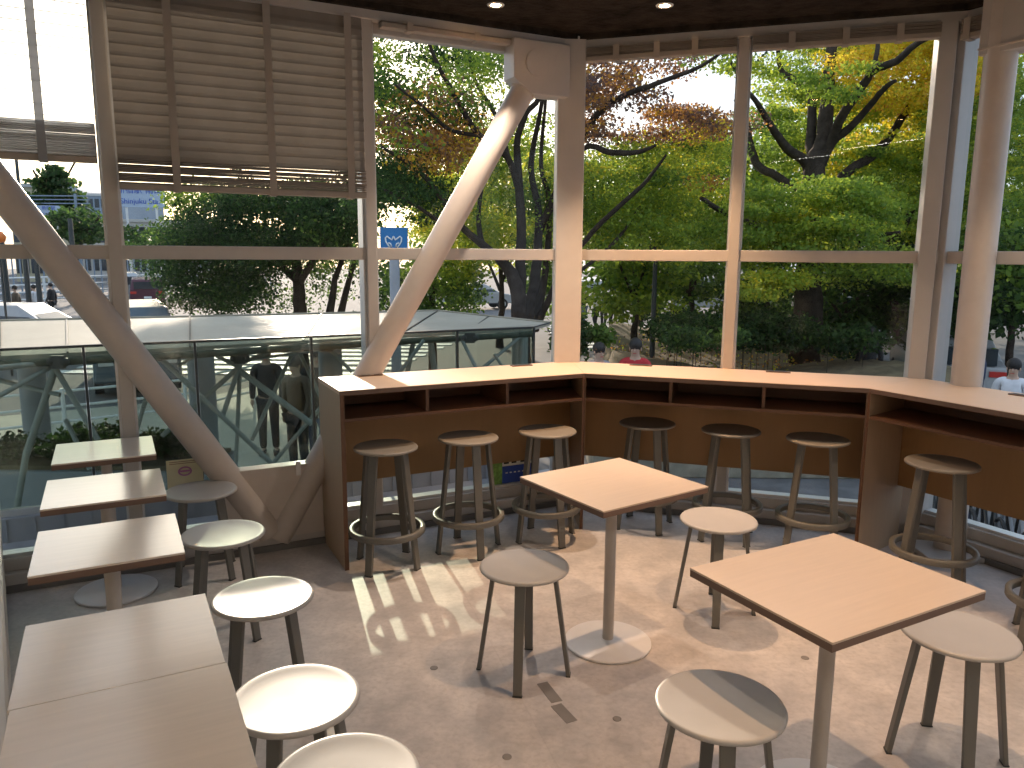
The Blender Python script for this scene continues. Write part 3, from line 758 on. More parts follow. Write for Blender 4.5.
# blue emblem sign on a grey pole
c = P(394, 240, 11.5)
t = thing('emblem_sign', 'square blue sign with a white looped emblem on a grey pole beyond the canopy', 'sign', (c.x, c.y, GZ)); z = c.z - GZ
MB().box(-.20, .20, -.04, .04, z - .17, z + .18).build('board', M['blue'], t, .01)
def loop(fx):
    pts = [(a_*.76, b_*.76) for a_, b_ in ((0, .10), (.035, .03), (.075, .06), (.125, .10), (.155, .07), (.15, .0), (.11, -.07), (.075, -.12), (.04, -.10), (.06, -.045), (.10, -.03))]
    return [(fx*x, -.045, z + y*.95 - .02) for x, y in pts]
for fx in (-1, 1): MB().tube(loop(fx), .011, 8).build('emblem', M['white'], t)
MB().tube([(0, .0, 0), (0, .0, z - .22)], .075, 14).build('pole', M['parapet'], t)
def pole(label, px, Y, ztop, r, m='darkmetal', head=None, name='street_pole', cat='pole', arm=None):
    c = P(px, 300, Y); t = thing(name, label, cat, (c.x, c.y, GZ))
    MB().tube([(0, 0, 0), (0, 0, ztop - GZ)], [r, r*.7], 10).build('pole', M[m], t)
    MB().tube([(0, 0, 0), (0, 0, .35)], r*1.7, 12).build('base', M[m], t)
    if head == 'lamp':
        MB().lathe([(.05, 0), (.16, .05), (.20, .28), (.10, .38), (.02, .42)], (0, 0, ztop - GZ - .05), 16).build('lamp_head', M[m], t)
    if head == 'cross':
        for k in range(3): MB().box(-arm, arm*.3, -.04, .04, ztop - GZ - .25 - .35*k, ztop - GZ - .15 - .35*k).build('crossarm', M[m], t)
    return t
pole('dark park lamp post left of the middle mullion', 654, 17.5, 1.62, .07, head='lamp', name='lamp_post', cat='lamp')
pole('thin leaning utility pole against the sky at far left', 30, 62, 9.3, .16, name='utility_pole')
pole('utility pole with a crossarm against the sky left of the first mullion', 84, 75, 7.0, .17, 'facade_blue', 'cross', 'utility_pole', arm=4.5)
pole('dark street pole beside the first slanting brace', 77, 48, 3.6, .18, name='street_pole')
for px, lab in ((7, 'thick dark post at the very left edge of the window'), (29, 'dark post among the crowd at far left'), (40, 'second dark post among the crowd at far left')):
    pole(lab, px, 32, 2.4 if px == 7 else 1.9, .17 if px == 7 else .12, name='street_pole')
t = thing('traffic_cone_sign', 'small orange sign panel above the railing at the far left edge', 'sign', (P(-2, 237, 20).x, 20, GZ))
MB().tube([(0, 0, 0), (0, 0, P(-2, 237, 20).z - GZ)], .03, 8).build('pole', M['darkmetal'], t)
o_or = plain('orange_panel', (.85, .22, .04), .5)
MB().lathe([(.001, -.16), (.15, -.12), (.19, 0), (.13, .12), (.001, .16)], (0, 0, P(-2, 237, 20).z - GZ), 16).build('orange_head', o_or, t)

# notices stuck to the window glass near the floor
cc = WL(-.20, GL - .012, .258)
t = thing('window_notice', 'green and navy notice with white pictogram boxes low on the glass behind the bar stools', 'notice', cc, R(AL))
MB().box(-.145, .145, 0, .004, -.085, .105).build('sheet', M['textblue'], t)
MB().box(-.145, -.075, -.002, .0, -.085, .10).build('leaf_picture', plain('leaf_print', (.22, .42, .10), .6, 0, .5, 30), t)
MB().box(-.075, .145, -.002, .0, .03, .10).build('white_panel', M['white'], t)
for x in (-.045, .01, .075, .12):
    MB().box(x - .018, x + .018, -.003, -.0022, .045, .085).build('pictogram', M['carglass'], t)
for k in range(5): MB().box(-.05 + k*.03, -.035 + k*.03, -.003, -.0005, -.02, -.012).build('text_line', M['white'], t)
cc = WL(-2.165, GL - .012, .47)
t = thing('window_notice', 'cream notice with a violet ring mark on the glass above the farthest low stool', 'notice', cc, R(AL))
MB().box(-.09, .09, 0, .003, -.10, .085).build('sheet', plain('cream_paper', (.62, .60, .42), .7), t)
MB().tube([(.028*math.cos(a)*1.1, -.003, .028*math.sin(a)*.8 + .02) for a in [i*math.pi/8 for i in range(17)]], .004, 6).build('ring_mark', plain('violet_ink', (.45, .18, .42), .6), t)
MB().box(-.025, .025, -.003, 0, .016, .026).build('ring_bar', bpy.data.materials['violet_ink'], t)
for k in range(2): MB().box(-.075, .075, -.0015, 0, .062 + k*.010, .066 + k*.010).build('text_line', plain('brown_ink', (.25, .18, .12)), t)

# ------------------------------------------------------------------ far buildings
def block(name, label, px0, px1, ytop, Y, depth, m, wins=None, rz=0, zb=GZ):
    a, b = P(px0, ytop, Y), P(px1, ytop, Y)
    t = thing(name, label, 'building', ((a.x+b.x)/2, Y, zb), rz)
    w_ = (b.x - a.x)/2; h = (a.z+b.z)/2 - zb
    MB().box(-w_, w_, 0, depth, 0, h).build('walls', M[m], t)
    MB().box(-w_ - .2, w_ + .2, -.2, depth + .2, h, h + .35).build('parapet', M['facade'], t)
    if wins:
        nx, nz = wins
        for i in range(nx):
            for k in range(nz):
                x = -w_ + (i + .5)*2*w_/nx; z = (k + .55)*h/nz
                MB().box(x - w_/nx*.7, x + w_/nx*.7, -.05, .02, z - h/nz*.28, z + h/nz*.28).build('window', M['carglass'], t)
    return t
block('station_building', 'pale yellow building behind the small sign at far left', 8, 38, 187, 82, 6, 'facade_tan', (4, 3))
block('station_building', 'long low white and blue banded building beyond the railing', 40, 170, 222, 95, 14, 'facade', (16, 2))
block('office_building', 'blue grey banded building left of the first window mullion', 62, 112, 196, 110, 16, 'facade_blue', (8, 5))
block('office_building', 'distant grey building behind the right hand trees', 930, 1010, 262, 60, 12, 'facade_blue', (6, 4))
block('office_building', 'pale distant building glimpsed through the park trees', 560, 760, 285, 75, 12, 'facade', (14, 2))
block('office_building', 'pale low building behind the big tree', 820, 910, 285, 70, 12, 'facade', (8, 2))
# curved roof hall
a, b = P(28, 196, 120), P(98, 188, 120)
t = thing('domed_hall', 'hall with a low curved blue grey roof against the sky at far left', 'building', ((a.x+b.x)/2, 120, GZ)); w_ = (b.x - a.x)/2
pts = [(-w_*1.0 + 2*w_*i/12, 10 + 3.2*math.sin(math.pi*i/12)) for i in range(13)]
MB().add([(x, 0, z) for x, z in pts] + [(x, 16, z) for x, z in pts], [(i, i+1, i+14, i+13) for i in range(12)], True).build('roof', M['facade_blue'], t)
MB().add([(x, 0, z) for x, z in pts] + [(w_, 0, 0), (-w_, 0, 0)], [tuple(range(15))[::-1]]).build('front_wall', M['facade_blue'], t)
MB().box(-w_, w_, 0, 16, 0, 10).build('walls', M['facade'], t)

# ------------------------------------------------------------------ park bed
bed = MB(); NX, NY = 50, 34; vs = []
for j in range(NY + 1):
    for i in range(NX + 1):
        x = 1.2 + (8.6 - 1.2)*i/NX; y = 12.2 + (27 - 12.2)*j/NY
        e = min(1, j/3, (NY - j)/3, i/3, (NX-i)/3)
        z = GZ + (.80 + .18*math.sin(x*.9 + 1) + .18*math.sin(y*.8 + x*.3) + random.uniform(-.03, .03)) * (e if j else 0)
        vs.append((x + (y - 12)*.12, y, z))
fs = [(j*(NX+1)+i, j*(NX+1)+i+1, (j+1)*(NX+1)+i+1, (j+1)*(NX+1)+i) for j in range(NY) for i in range(NX)]
struct(bed.add(vs, fs, True).build('park_mound', M['soil']))
kw = thing('planter_wall', 'low mossy stone planter wall running along the park edge outside the middle window', 'wall', (1.2, 11.6, GZ))
MB().box(0, 8.4, -.62, -.04, 0, .60).build('step', M['stone'], kw, .02)
MB().box(0, 8.4, 0, .45, 0, .92).build('wall_body', M['stone'], kw, .02)
MB().box(-.03, 8.43, -.05, .50, .92, 1.02).build('coping', M['stone'], kw, .015)

# ------------------------------------------------------------------ trees
def leaves(name, clumps, size, parent, per, flat=.35, hs=.06, mat=LEAF):
    """clumps: array of (x, y, z, radius, hue); every leaf is a small folded quad"""
    c = np.array(clumps); n = len(c) * per
    idx = np.repeat(np.arange(len(c)), per)
    d = rng.normal(size=(n, 3)); d /= np.linalg.norm(d, axis=1)[:, None]
    rr = rng.random(n) ** .45
    p = c[idx, :3] + d * rr[:, None] * c[idx, 3][:, None] * np.array([1, 1, flat])
    nrm = rng.normal(size=(n, 3)) * np.array([.75, .75, 1.0]); nrm /= np.linalg.norm(nrm, axis=1)[:, None]
    t = np.cross(nrm, rng.normal(size=(n, 3))); t /= np.linalg.norm(t, axis=1)[:, None]
    b = np.cross(nrm, t)
    s = size * (.6 + .8*rng.random(n))[:, None]
    v = np.empty((n, 4, 3)); v[:, 0] = p - t*s*.5; v[:, 1] = p + b*s*.32 + nrm*s*.05; v[:, 2] = p + t*s*.5; v[:, 3] = p - b*s*.32 + nrm*s*.05
    me = bpy.data.meshes.new(name); me.vertices.add(n*4); me.vertices.foreach_set('co', v.reshape(-1).astype(np.float32))
    me.loops.add(n*4); me.loops.foreach_set('vertex_index', np.arange(n*4, dtype=np.int32))
    me.polygons.add(n); me.polygons.foreach_set('loop_start', np.arange(0, n*4, 4, dtype=np.int32)); me.polygons.foreach_set('loop_total', np.full(n, 4, dtype=np.int32))
    h = np.clip(c[idx, 4] + rng.normal(size=n)*hs, 0, 1).astype(np.float32)
    at = me.attributes.new('hue', 'FLOAT', 'FACE'); at.data.foreach_set('value', h)
    me.update(); me.validate(); me.materials.append(mat)
    o = bpy.data.objects.new(name, me); COL.objects.link(o); o.parent = parent; o.location = -parent.location
    return o
def region(px, py, rx, ry, Y0, Y1, n, hue, hsd=.05, r=(.45, .8), holes=(), keep=None):
    out = []
    while len(out) < n:
        a = random.uniform(0, 2*math.pi); q = math.sqrt(random.random())
        x, y = px + rx*q*math.cos(a), py + ry*q*math.sin(a)
        if any(((x - hx)/hrx)**2 + ((y - hy)/hry)**2 < 1 for hx, hy, hrx, hry in holes): n -= 1; continue
        Y = random.uniform(Y0, Y1); p = P(x, y, Y)
        if p.z < GZ + .3: n -= 1; continue
        out.append((p.x, p.y, p.z, random.uniform(*r), min(1, max(0, random.gauss(hue, hsd)))))
    return out
HOLES = [(394, 236, 30, 34), (690, 92, 46, 20), (625, 120, 26, 14), (752, 95, 18, 22), (398, 62, 20, 26), (432, 78, 12, 16), (505, 60, 10, 30), (598, 70, 14, 12), (762, 50, 14, 10), (825, 30, 14, 8), (1008, 62, 12, 12)]
def tree(name, label, px, Y, branches, crowns, leaf=.13, per=70, bark='bark', zb=None, flat=.35, hs=.06):
    base = branches[0][0]; b0_ = P(base[0], base[1], Y)
    zb = b0_.z if zb is None else zb
    t = thing(name, label, 'tree', (b0_.x, b0_.y, zb))
    tr = MB(); bm = MB(); first = True
    for br in branches:
        pts = []; rad = []
        for i, (x, y, dy, wpx) in enumerate(br):
            p = P(x, y, Y + dy); pts.append(p); rad.append(max(.012, wpx * (Y + dy) / F / 2))
        if first: pts.insert(0, Vector((pts[0].x, pts[0].y, zb - .1))); rad.insert(0, rad[0]*1.25)
        # smooth with Catmull-Rom
        sp, sr = [], []
        for i in range(len(pts) - 1):
            p0 = pts[max(0, i-1)]; p1 = pts[i]; p2 = pts[i+1]; p3 = pts[min(len(pts)-1, i+2)]
            for k in range(4):
                u = k/4; sp.append(.5*((2*p1) + (p2-p0)*u + (2*p0-5*p1+4*p2-p3)*u*u + (3*p1-p0-3*p2+p3)*u**3) + Vector((random.uniform(-1, 1), random.uniform(-1, 1), random.uniform(-1, 1)))*rad[i]*.12)
                sr.append(rad[i]*(1-u) + rad[i+1]*u)
        sp.append(pts[-1]); sr.append(rad[-1])
        (tr if first else bm).tube(sp, sr, 10)
        first = False
    o = tr.build('trunk', M[bark], t); o.location = -t.location
    if bm.v: o = bm.build('branches', M[bark], t); o.location = -t.location
    cl = []
    for c in crowns: cl += region(*c[:8], **(c[8] if len(c) > 8 else {}), holes=HOLES)
    leaves('foliage', cl, leaf, t, per, flat, hs)
    return t
# big yellow green tree at the right
B1_ = [[(806, 345, 0, 30), (808, 300, 0, 27), (810, 251, 0, 25), (813, 207, 0, 23), (815, 167, 0, 20), (823, 145, 0, 17), (827, 98, .2, 12), (831, 51, .3, 10), (837, 10, .5, 8)],
       [(812, 178, 0, 10), (803, 160, 0, 10), (787, 148, -.5, 9), (771, 126, -1, 7), (756, 101, -1.5, 5), (746, 89, -2, 4), (730, 60, -2.5, 3)],
       [(812, 170, 0, 10), (811, 145, .3, 10), (812, 114, .6, 9), (810, 92, .9, 7), (793, 79, 1, 6), (781, 70, 1.2, 5), (777, 40, 1.3, 3)],
       [(820, 165, 0, 12), (831, 142, -.2, 10), (843, 114, -.7, 9), (865, 82, -1.2, 8), (874, 70, -1.5, 8), (896, 61, -2, 7), (915, 45, -2.4, 6), (940, 30, -3, 5), (985, -5, -4, 3)],
       [(874, 70, -1.5, 5), (878, 40, -1.2, 4), (876, 10, -1, 3)],
       [(824, 155, 0, 10), (836, 138, -.3, 9), (852, 126, -.6, 7), (871, 104, -1, 6), (887, 86, -1.5, 5), (896, 81, -1.7, 3)],
       [(812, 230, 0, 10), (843, 176, .5, 9), (871, 157, .9, 9), (890, 136, 1.2, 8), (912, 104, 1.8, 7), (930, 88, 2, 5), (975, 60, 3, 3)],
       [(810, 200, 0, 9), (777, 176, .6, 8), (759, 167, 1, 8), (750, 145, 1.2, 8), (747, 122, 1.4, 5), (735, 100, 1.8, 3)],
       [(808, 262, 0, 9), (782, 244, -1, 8), (759, 229, -1.6, 8), (747, 221, -2, 7), (724, 212, -2.4, 6), (701, 198, -3, 4)],
       [(748, 150, 1.2, 5), (733, 149, 1.6, 5), (712, 140, 2, 3)],
       [(812, 262, 0, 9), (833, 251, -.8, 7), (865, 239, -1.6, 5), (900, 232, -2.2, 3)],
       [(812, 270, 0, 9), (850, 258, .8, 8), (874, 248, 1.2, 8), (902, 229, 1.8, 7), (915, 207, 2, 5), (960, 180, 2.5, 3)]]
C1_ = [(915, 65, 95, 60, 18.6, 24, 120, .66, dict(hsd=.03)), (915, 60, 75, 48, 17.2, 18.6, 44, .69, dict(hsd=.02)), (955, 60, 60, 50, 17, 22, 50, .63, dict(hsd=.03)), (860, 130, 75, 50, 19, 24, 70, .58),
       (800, 60, 70, 40, 18.6, 24, 40, .40), (835, 80, 30, 20, 16, 17.4, 6, .44), (780, 120, 50, 50, 18.6, 24, 50, .40), (815, 215, 90, 36, 15, 17.4, 90, .45, dict(r=(.35, .65))),
       (900, 190, 70, 50, 18.5, 23, 100, .45), (760, 235, 60, 30, 16, 21, 60, .44), (980, 170, 60, 90, 17, 23, 130, .42), (880, 268, 70, 18, 15, 19, 30, .40),
       (770, 285, 34, 14, 15, 17, 14, .54), (1010, 250, 40, 50, 16, 21, 44, .38), (845, 35, 60, 22, 18.6, 23, 24, .46), (1040, 100, 30, 90, 16, 22, 40, .44)]
tree('zelkova_tree', 'big spreading yellow green autumn tree filling the right half of the middle window', 806, 18, B1_, C1_, .082, 230, zb=-.62, flat=.28)
# forked dark tree behind the slanting brace
B2_ = [[(522, 352, 0, 18.7), (520, 320, 0, 17.3), (516, 285, 0, 14.4), (505, 265, 0, 10.8), (489, 250, -.2, 8.6), (464, 229, -.6, 6.5), (440, 195, -1.2, 5.0), (417, 170, -1.6, 4.3), (379, 145, -2.2, 2.9)],
       [(520, 300, .1, 11.5), (521, 251, .2, 10.1), (520, 195, .4, 8.6), (517, 145, .5, 6.5), (526, 114, .7, 5.8), (539, 98, .8, 5.0), (552, 60, 1, 3.6)],
       [(528, 320, .3, 13.0), (536, 270, .5, 10.1), (539, 214, .8, 7.2), (531, 167, 1, 5.8), (540, 114, 1.2, 4.3), (548, 60, 1.4, 2.9)],
       [(534, 330, .4, 10.1), (546, 270, 1, 6.5), (549, 200, 1.3, 5.0), (541, 165, 1.5, 4.3), (546, 95, 1.8, 2.9)],
       [(519, 190, .4, 7.2), (507, 157, 0, 6.5), (479, 135, -.6, 5.8), (454, 95, -1.2, 5.0), (432, 51, -1.8, 3.6), (425, 20, -2, 2.2)],
       [(508, 158, 0, 5.8), (495, 114, .4, 4.3), (473, 76, .9, 3.6), (468, 30, 1.3, 2.2)],
       [(490, 252, -.2, 6.5), (481, 240, .2, 5.8), (479, 207, .6, 4.3), (486, 170, 1, 3.6), (498, 140, 1.4, 2.9)],
       [(460, 226, -.6, 4.3), (441, 222, -1, 4.3), (415, 205, -1.5, 3.6), (385, 190, -2, 2.2)],
       [(479, 135, -.6, 4.3), (450, 130, -1, 3.6), (425, 108, -1.5, 2.9), (395, 85, -2, 2.2)],
       [(540, 230, .8, 7.9), (562, 180, .4, 7.2), (581, 140, 0, 6.5), (598, 114, -.4, 6.5), (621, 97, -.9, 5.8), (658, 83, -1.6, 5.0), (701, 66, -2.2, 3.6), (730, 45, -2.8, 2.2)],
       [(575, 150, 0, 5.8), (601, 109, .6, 4.3), (618, 86, 1, 3.6), (640, 60, 1.4, 2.2)],
       [(548, 210, 1, 5.8), (581, 150, 0, 5.0), (612, 153, -.6, 5.8), (638, 152, -1.1, 5.0), (656, 145, -1.5, 2.2)],
       [(540, 320, .5, 7.2), (560, 275, 0, 5.8), (581, 246, -.5, 5.0), (601, 223, -.9, 5.0), (632, 195, -1.4, 4.3), (649, 178, -1.8, 3.6), (666, 155, -2.2, 2.2)],
       [(555, 290, .3, 4.3), (604, 252, .5, 3.6), (627, 226, .8, 3.6), (644, 198, 1.1, 2.2)]]
C2_ = [(420, 90, 60, 65, 12, 17, 60, .30, dict(hsd=.12)), (425, 130, 45, 40, 12, 15, 34, .86, dict(hsd=.05)), (470, 190, 60, 55, 14.5, 20, 80, .52, dict(hsd=.06)), (400, 200, 40, 45, 12, 17, 70, .14),
       (520, 150, 50, 60, 15, 19, 36, .40), (500, 60, 60, 35, 13, 17, 34, .32, dict(hsd=.1)), (450, 240, 60, 25, 15.5, 19, 40, .50), (548, 220, 22, 60, 15, 18, 24, .30),
       (620, 80, 60, 28, 12, 16, 44, .93, dict(hsd=.05, r=(.35, .6))), (640, 125, 70, 20, 13, 17, 34, .94, dict(hsd=.05, r=(.4, .7))), (620, 180, 60, 35, 14, 19, 70, .45, dict(hsd=.07)), (690, 165, 50, 40, 14, 19, 60, .48, dict(hsd=.12)),
       (640, 225, 80, 30, 14.5, 19, 90, .43), (700, 50, 50, 14, 13, 16, 14, .5, dict(hsd=.2)), (710, 120, 34, 14, 14, 17, 12, .93, dict(hsd=.04)), (400, 60, 40, 40, 12, 16, 20, .32, dict(hsd=.12))]
tree('forked_tree', 'dark multi stemmed tree with orange and green leaves seen through the slanting brace bay', 522, 14, B2_, C2_, .068, 210, zb=GZ)
# dark evergreen at the left
B3_ = [[(300, 318, 0, 14), (299, 290, 0, 12), (296, 262, 0, 10), (290, 230, 0, 7), (285, 205, 0, 4)], [(298, 285, 0, 8), (320, 250, -.5, 6), (345, 220, -1, 3)],
       [(297, 280, 0, 8), (262, 252, .5, 6), (225, 232, 1, 4), (190, 225, 1, 3)], [(330, 318, 0, 9), (335, 280, .3, 6), (350, 240, .6, 4)], [(340, 318, .6, 8), (352, 270, .8, 5), (366, 230, 1, 3)]]
C3_ = [(270, 225, 85, 35, 17, 22, 150, .10, dict(hsd=.05)), (215, 262, 62, 38, 18, 22, 110, .10), (178, 240, 24, 22, 18.5, 21, 20, .20), (240, 298, 80, 14, 19.5, 22, 36, .14),
       (335, 215, 45, 22, 17, 21, 50, .12), (200, 200, 30, 10, 19, 21, 14, .35), (330, 270, 50, 26, 20, 22, 14, .24), (290, 196, 70, 16, 18, 21, 50, .12, dict(r=(.35, .5))),
       (238, 105, 20, 62, 19.3, 21.5, 80, .12, dict(r=(.3, .45))), (340, 80, 30, 95, 19, 22, 110, .12, dict(r=(.35, .5)))]  # high clumps added out of sight behind the blind to block sun, gap between
tree('evergreen_tree', 'dense dark green evergreen tree beyond the canopy under the lowered blind', 300, 19.5, B3_, C3_, .085, 170, zb=GZ, flat=.55)
# rounded shrub to the left of the forked tree
tree('round_shrub', 'rounded green shrub just above the canopy roof, right of the slanting brace', 432, 17, [[(432, 318, 0, 8), (432, 290, 0, 5), (430, 270, 0, 3)]],
     [(432, 292, 44, 32, 16, 18.5, 70, .27, dict(hsd=.06, r=(.3, .55))), (462, 268, 26, 14, 16, 18, 14, .5, dict(r=(.25, .4))), (385, 285, 14, 40, 17, 19, 16, .12)], .10, 80, zb=GZ, flat=.8)
# understorey trees of the park and their neighbours
def small(name, label, px, py0, pytop, Y, crowns, leaf=.15, per=70, w_=7, zb=None, flat=.5):
    return tree(name, label, px, Y, [[(px, py0, 0, w_), (px + 2, (py0*2 + pytop)/3, 0, w_*.8), (px - 1, pytop, 0, w_*.4)], [(px + 1, (py0 + pytop)/2, 0, w_*.5), (px + 22, pytop - 6, .5, 2)], [(px, (py0 + pytop)/2 + 5, 0, w_*.5), (px - 20, pytop + 2, -.5, 2)]], crowns, leaf, per, zb=zb, flat=flat)
small('young_tree', 'slim young tree with bright green leaves left of the park lamp post', 634, 335, 250, 20, [(625, 285, 44, 32, 19, 22, 46, .42), (650, 262, 40, 20, 19, 22, 26, .40)], zb=-.7)
small('park_tree', 'shaded park tree between the lamp post and the middle mullion', 690, 335, 250, 23, [(690, 272, 46, 34, 21, 26, 60, .30), (680, 300, 40, 16, 24, 26, 12, .45)], zb=-.7)
small('park_tree', 'shaded green park tree just right of the middle mullion', 765, 335, 250, 24, [(760, 290, 40, 40, 22, 27, 62, .22), (740, 318, 36, 14, 22, 26, 16, .2)], zb=-.7)
small('park_tree', 'dark leaning shrub tree right of the big trunk', 845, 345, 290, 20, [(858, 300, 46, 30, 19, 23, 56, .14), (850, 320, 28, 12, 19, 21, 14, .10)], zb=GZ)
small('park_tree', 'dark green tree beside the right hand corner post', 895, 345, 270, 21, [(900, 290, 40, 50, 20, 24, 80, .13), (920, 200, 30, 60, 21, 25, 40, .25)], zb=GZ)
small('street_tree', 'dark street tree filling the narrow right hand pane', 955, 350, 260, 19, [(955, 300, 24, 50, 17, 21, 60, .12)], zb=GZ)
small('street_tree', 'bushy green street tree behind the round column', 1010, 350, 250, 17, [(1010, 270, 50, 40, 15, 20, 90, .26), (1020, 305, 40, 22, 16, 19, 30, .12)], zb=GZ)
small('street_tree', 'green tree beyond the forked tree, behind its trunks', 500, 330, 240, 27, [(500, 200, 70, 70, 24, 30, 100, .50, dict(hsd=.07, r=(.6, 1.0))), (550, 290, 30, 40, 25, 29, 26, .3, dict(r=(.6, .9))), (400, 240, 50, 50, 25, 30, 60, .18, dict(r=(.6, 1.0)))], leaf=.2, per=60, zb=GZ)
small('street_tree', 'tall tree standing far behind the middle window', 640, 330, 160, 32, [(640, 220, 90, 60, 28, 36, 130, .42, dict(hsd=.08, r=(.8, 1.3))), (720, 180, 60, 40, 28, 36, 60, .40, dict(hsd=.1, r=(.8, 1.2)))], leaf=.26, per=60, zb=GZ)
small('street_tree', 'tall tree standing far behind the big zelkova', 850, 330, 140, 33, [(850, 180, 110, 90, 28, 36, 170, .46, dict(hsd=.08, r=(.8, 1.3))), (980, 200, 80, 110, 28, 36, 130, .36, dict(hsd=.08, r=(.8, 1.3))), (850, 295, 100, 18, 27, 33, 40, .18, dict(r=(.7, 1.0)))], leaf=.26, per=60, zb=GZ)
small('distant_conifer', 'hazy layered cedar against the sky at far left', 53, 235, 168, 78, [(53, 172, 8, 5, 76, 80, 10, .12, dict(r=(.8, 1.3))), (53, 183, 16, 6, 76, 80, 36, .12, dict(r=(.9, 1.5))), (54, 200, 22, 10, 76, 80, 60, .14, dict(r=(1., 1.8))), (60, 220, 30, 12, 72, 80, 40, .12, dict(r=(1.2, 2.)))], leaf=.5, per=40, w_=3, zb=GZ, flat=.3)
small('street_tree', 'hazy green roadside tree behind the dark street pole', 78, 262, 222, 62, [(78, 225, 24, 16, 58, 66, 50, .14, dict(r=(.8, 1.4))), (150, 240, 30, 14, 50, 60, 20, .2, dict(r=(.8, 1.2)))], leaf=.4, per=44, w_=4, zb=GZ)
# low hedges
def hedge(label, crowns, x, Y, leaf=.09, per=70, name='hedge'):
    t = thing(name, label, 'hedge', (P(x, 350, Y).x, Y, -.75 if x > 560 else GZ))
    cl = []
    for c in crowns: cl += region(*c[:8], **(c[8] if len(c) > 8 else {}))
    leaves('foliage', cl, leaf, t, per, .8)
    st = MB(); L = t.location
    for k in range(0, len(cl), 9):
        p = Vector(cl[k][:3]); st.tube([Vector((p.x, p.y, L.z)) - L, p - L], .006, 5)
    st.build('stems', M['bark'], t)
    return t
hedge('low shaded shrubs covering the mound left of the middle mullion', [(690, 330, 44, 13, 15, 19, 85, .12, dict(r=(.25, .4))), (700, 338, 44, 6, 13, 14, 16, .16, dict(r=(.2, .3)))], 690, 17)
hedge('low shaded shrubs covering the mound around the big trunk', [(770, 331, 42, 13, 15, 17, 80, .11, dict(r=(.25, .4))), (850, 340, 34, 10, 15, 17, 40, .10, dict(r=(.22, .35)))], 790, 16)
hedge('small dark plant growing by the planter wall next to the seated people', [(572, 338, 12, 16, 11.9, 13, 30, .10, dict(r=(.18, .3))), (600, 335, 12, 6, 12.3, 13, 12, .3, dict(r=(.15, .22)))], 575, 12.4)
hedge('dark low planting behind the balustrade at the foot of the trusses', [(110, 440, 50, 10, 7.2, 7.8, 46, .12, dict(r=(.10, .18))), (175, 445, 30, 8, 7.3, 7.9, 20, .1, dict(r=(.10, .16))), (20, 450, 40, 10, 7.2, 7.8, 26, .12, dict(r=(.10, .18)))], 110, 7.5, .05, 60)
pl = thing('planter_box', 'long grey planter trough under the trusses holding the dark low planting', 'planter', (-4.15, 7.5, GZ))
MB().box(-1.35, 1.25, -.42, .42, 0, 1.18).build('trough', M['parapet'], pl, .02)
MB().box(-1.30, 1.20, -.37, .37, 1.18, 1.22).build('soil', M['soil'], pl)
# fallen leaves on the mound, uncountable
n = 1200; me_c = []
for i in range(n):
    x = random.uniform(2.5, 8.6); y = random.uniform(12.6, 24)
    me_c.append((x, y, GZ + .98, .22, random.choice((.62, .8, .9, .5, .95))))
lt = thing('leaf_litter_', '', 'x', (0, 0, 0)); lo = leaves('leaf_litter', [(a, b, c - .12, d, h) for a, b, c, d, h in me_c], .07, lt, 2, .35)
lo.parent = None; bpy.data.objects.remove(lt); tag(lo, 'fallen brown and yellow leaves scattered over the park mound', 'leaves', kind='stuff')

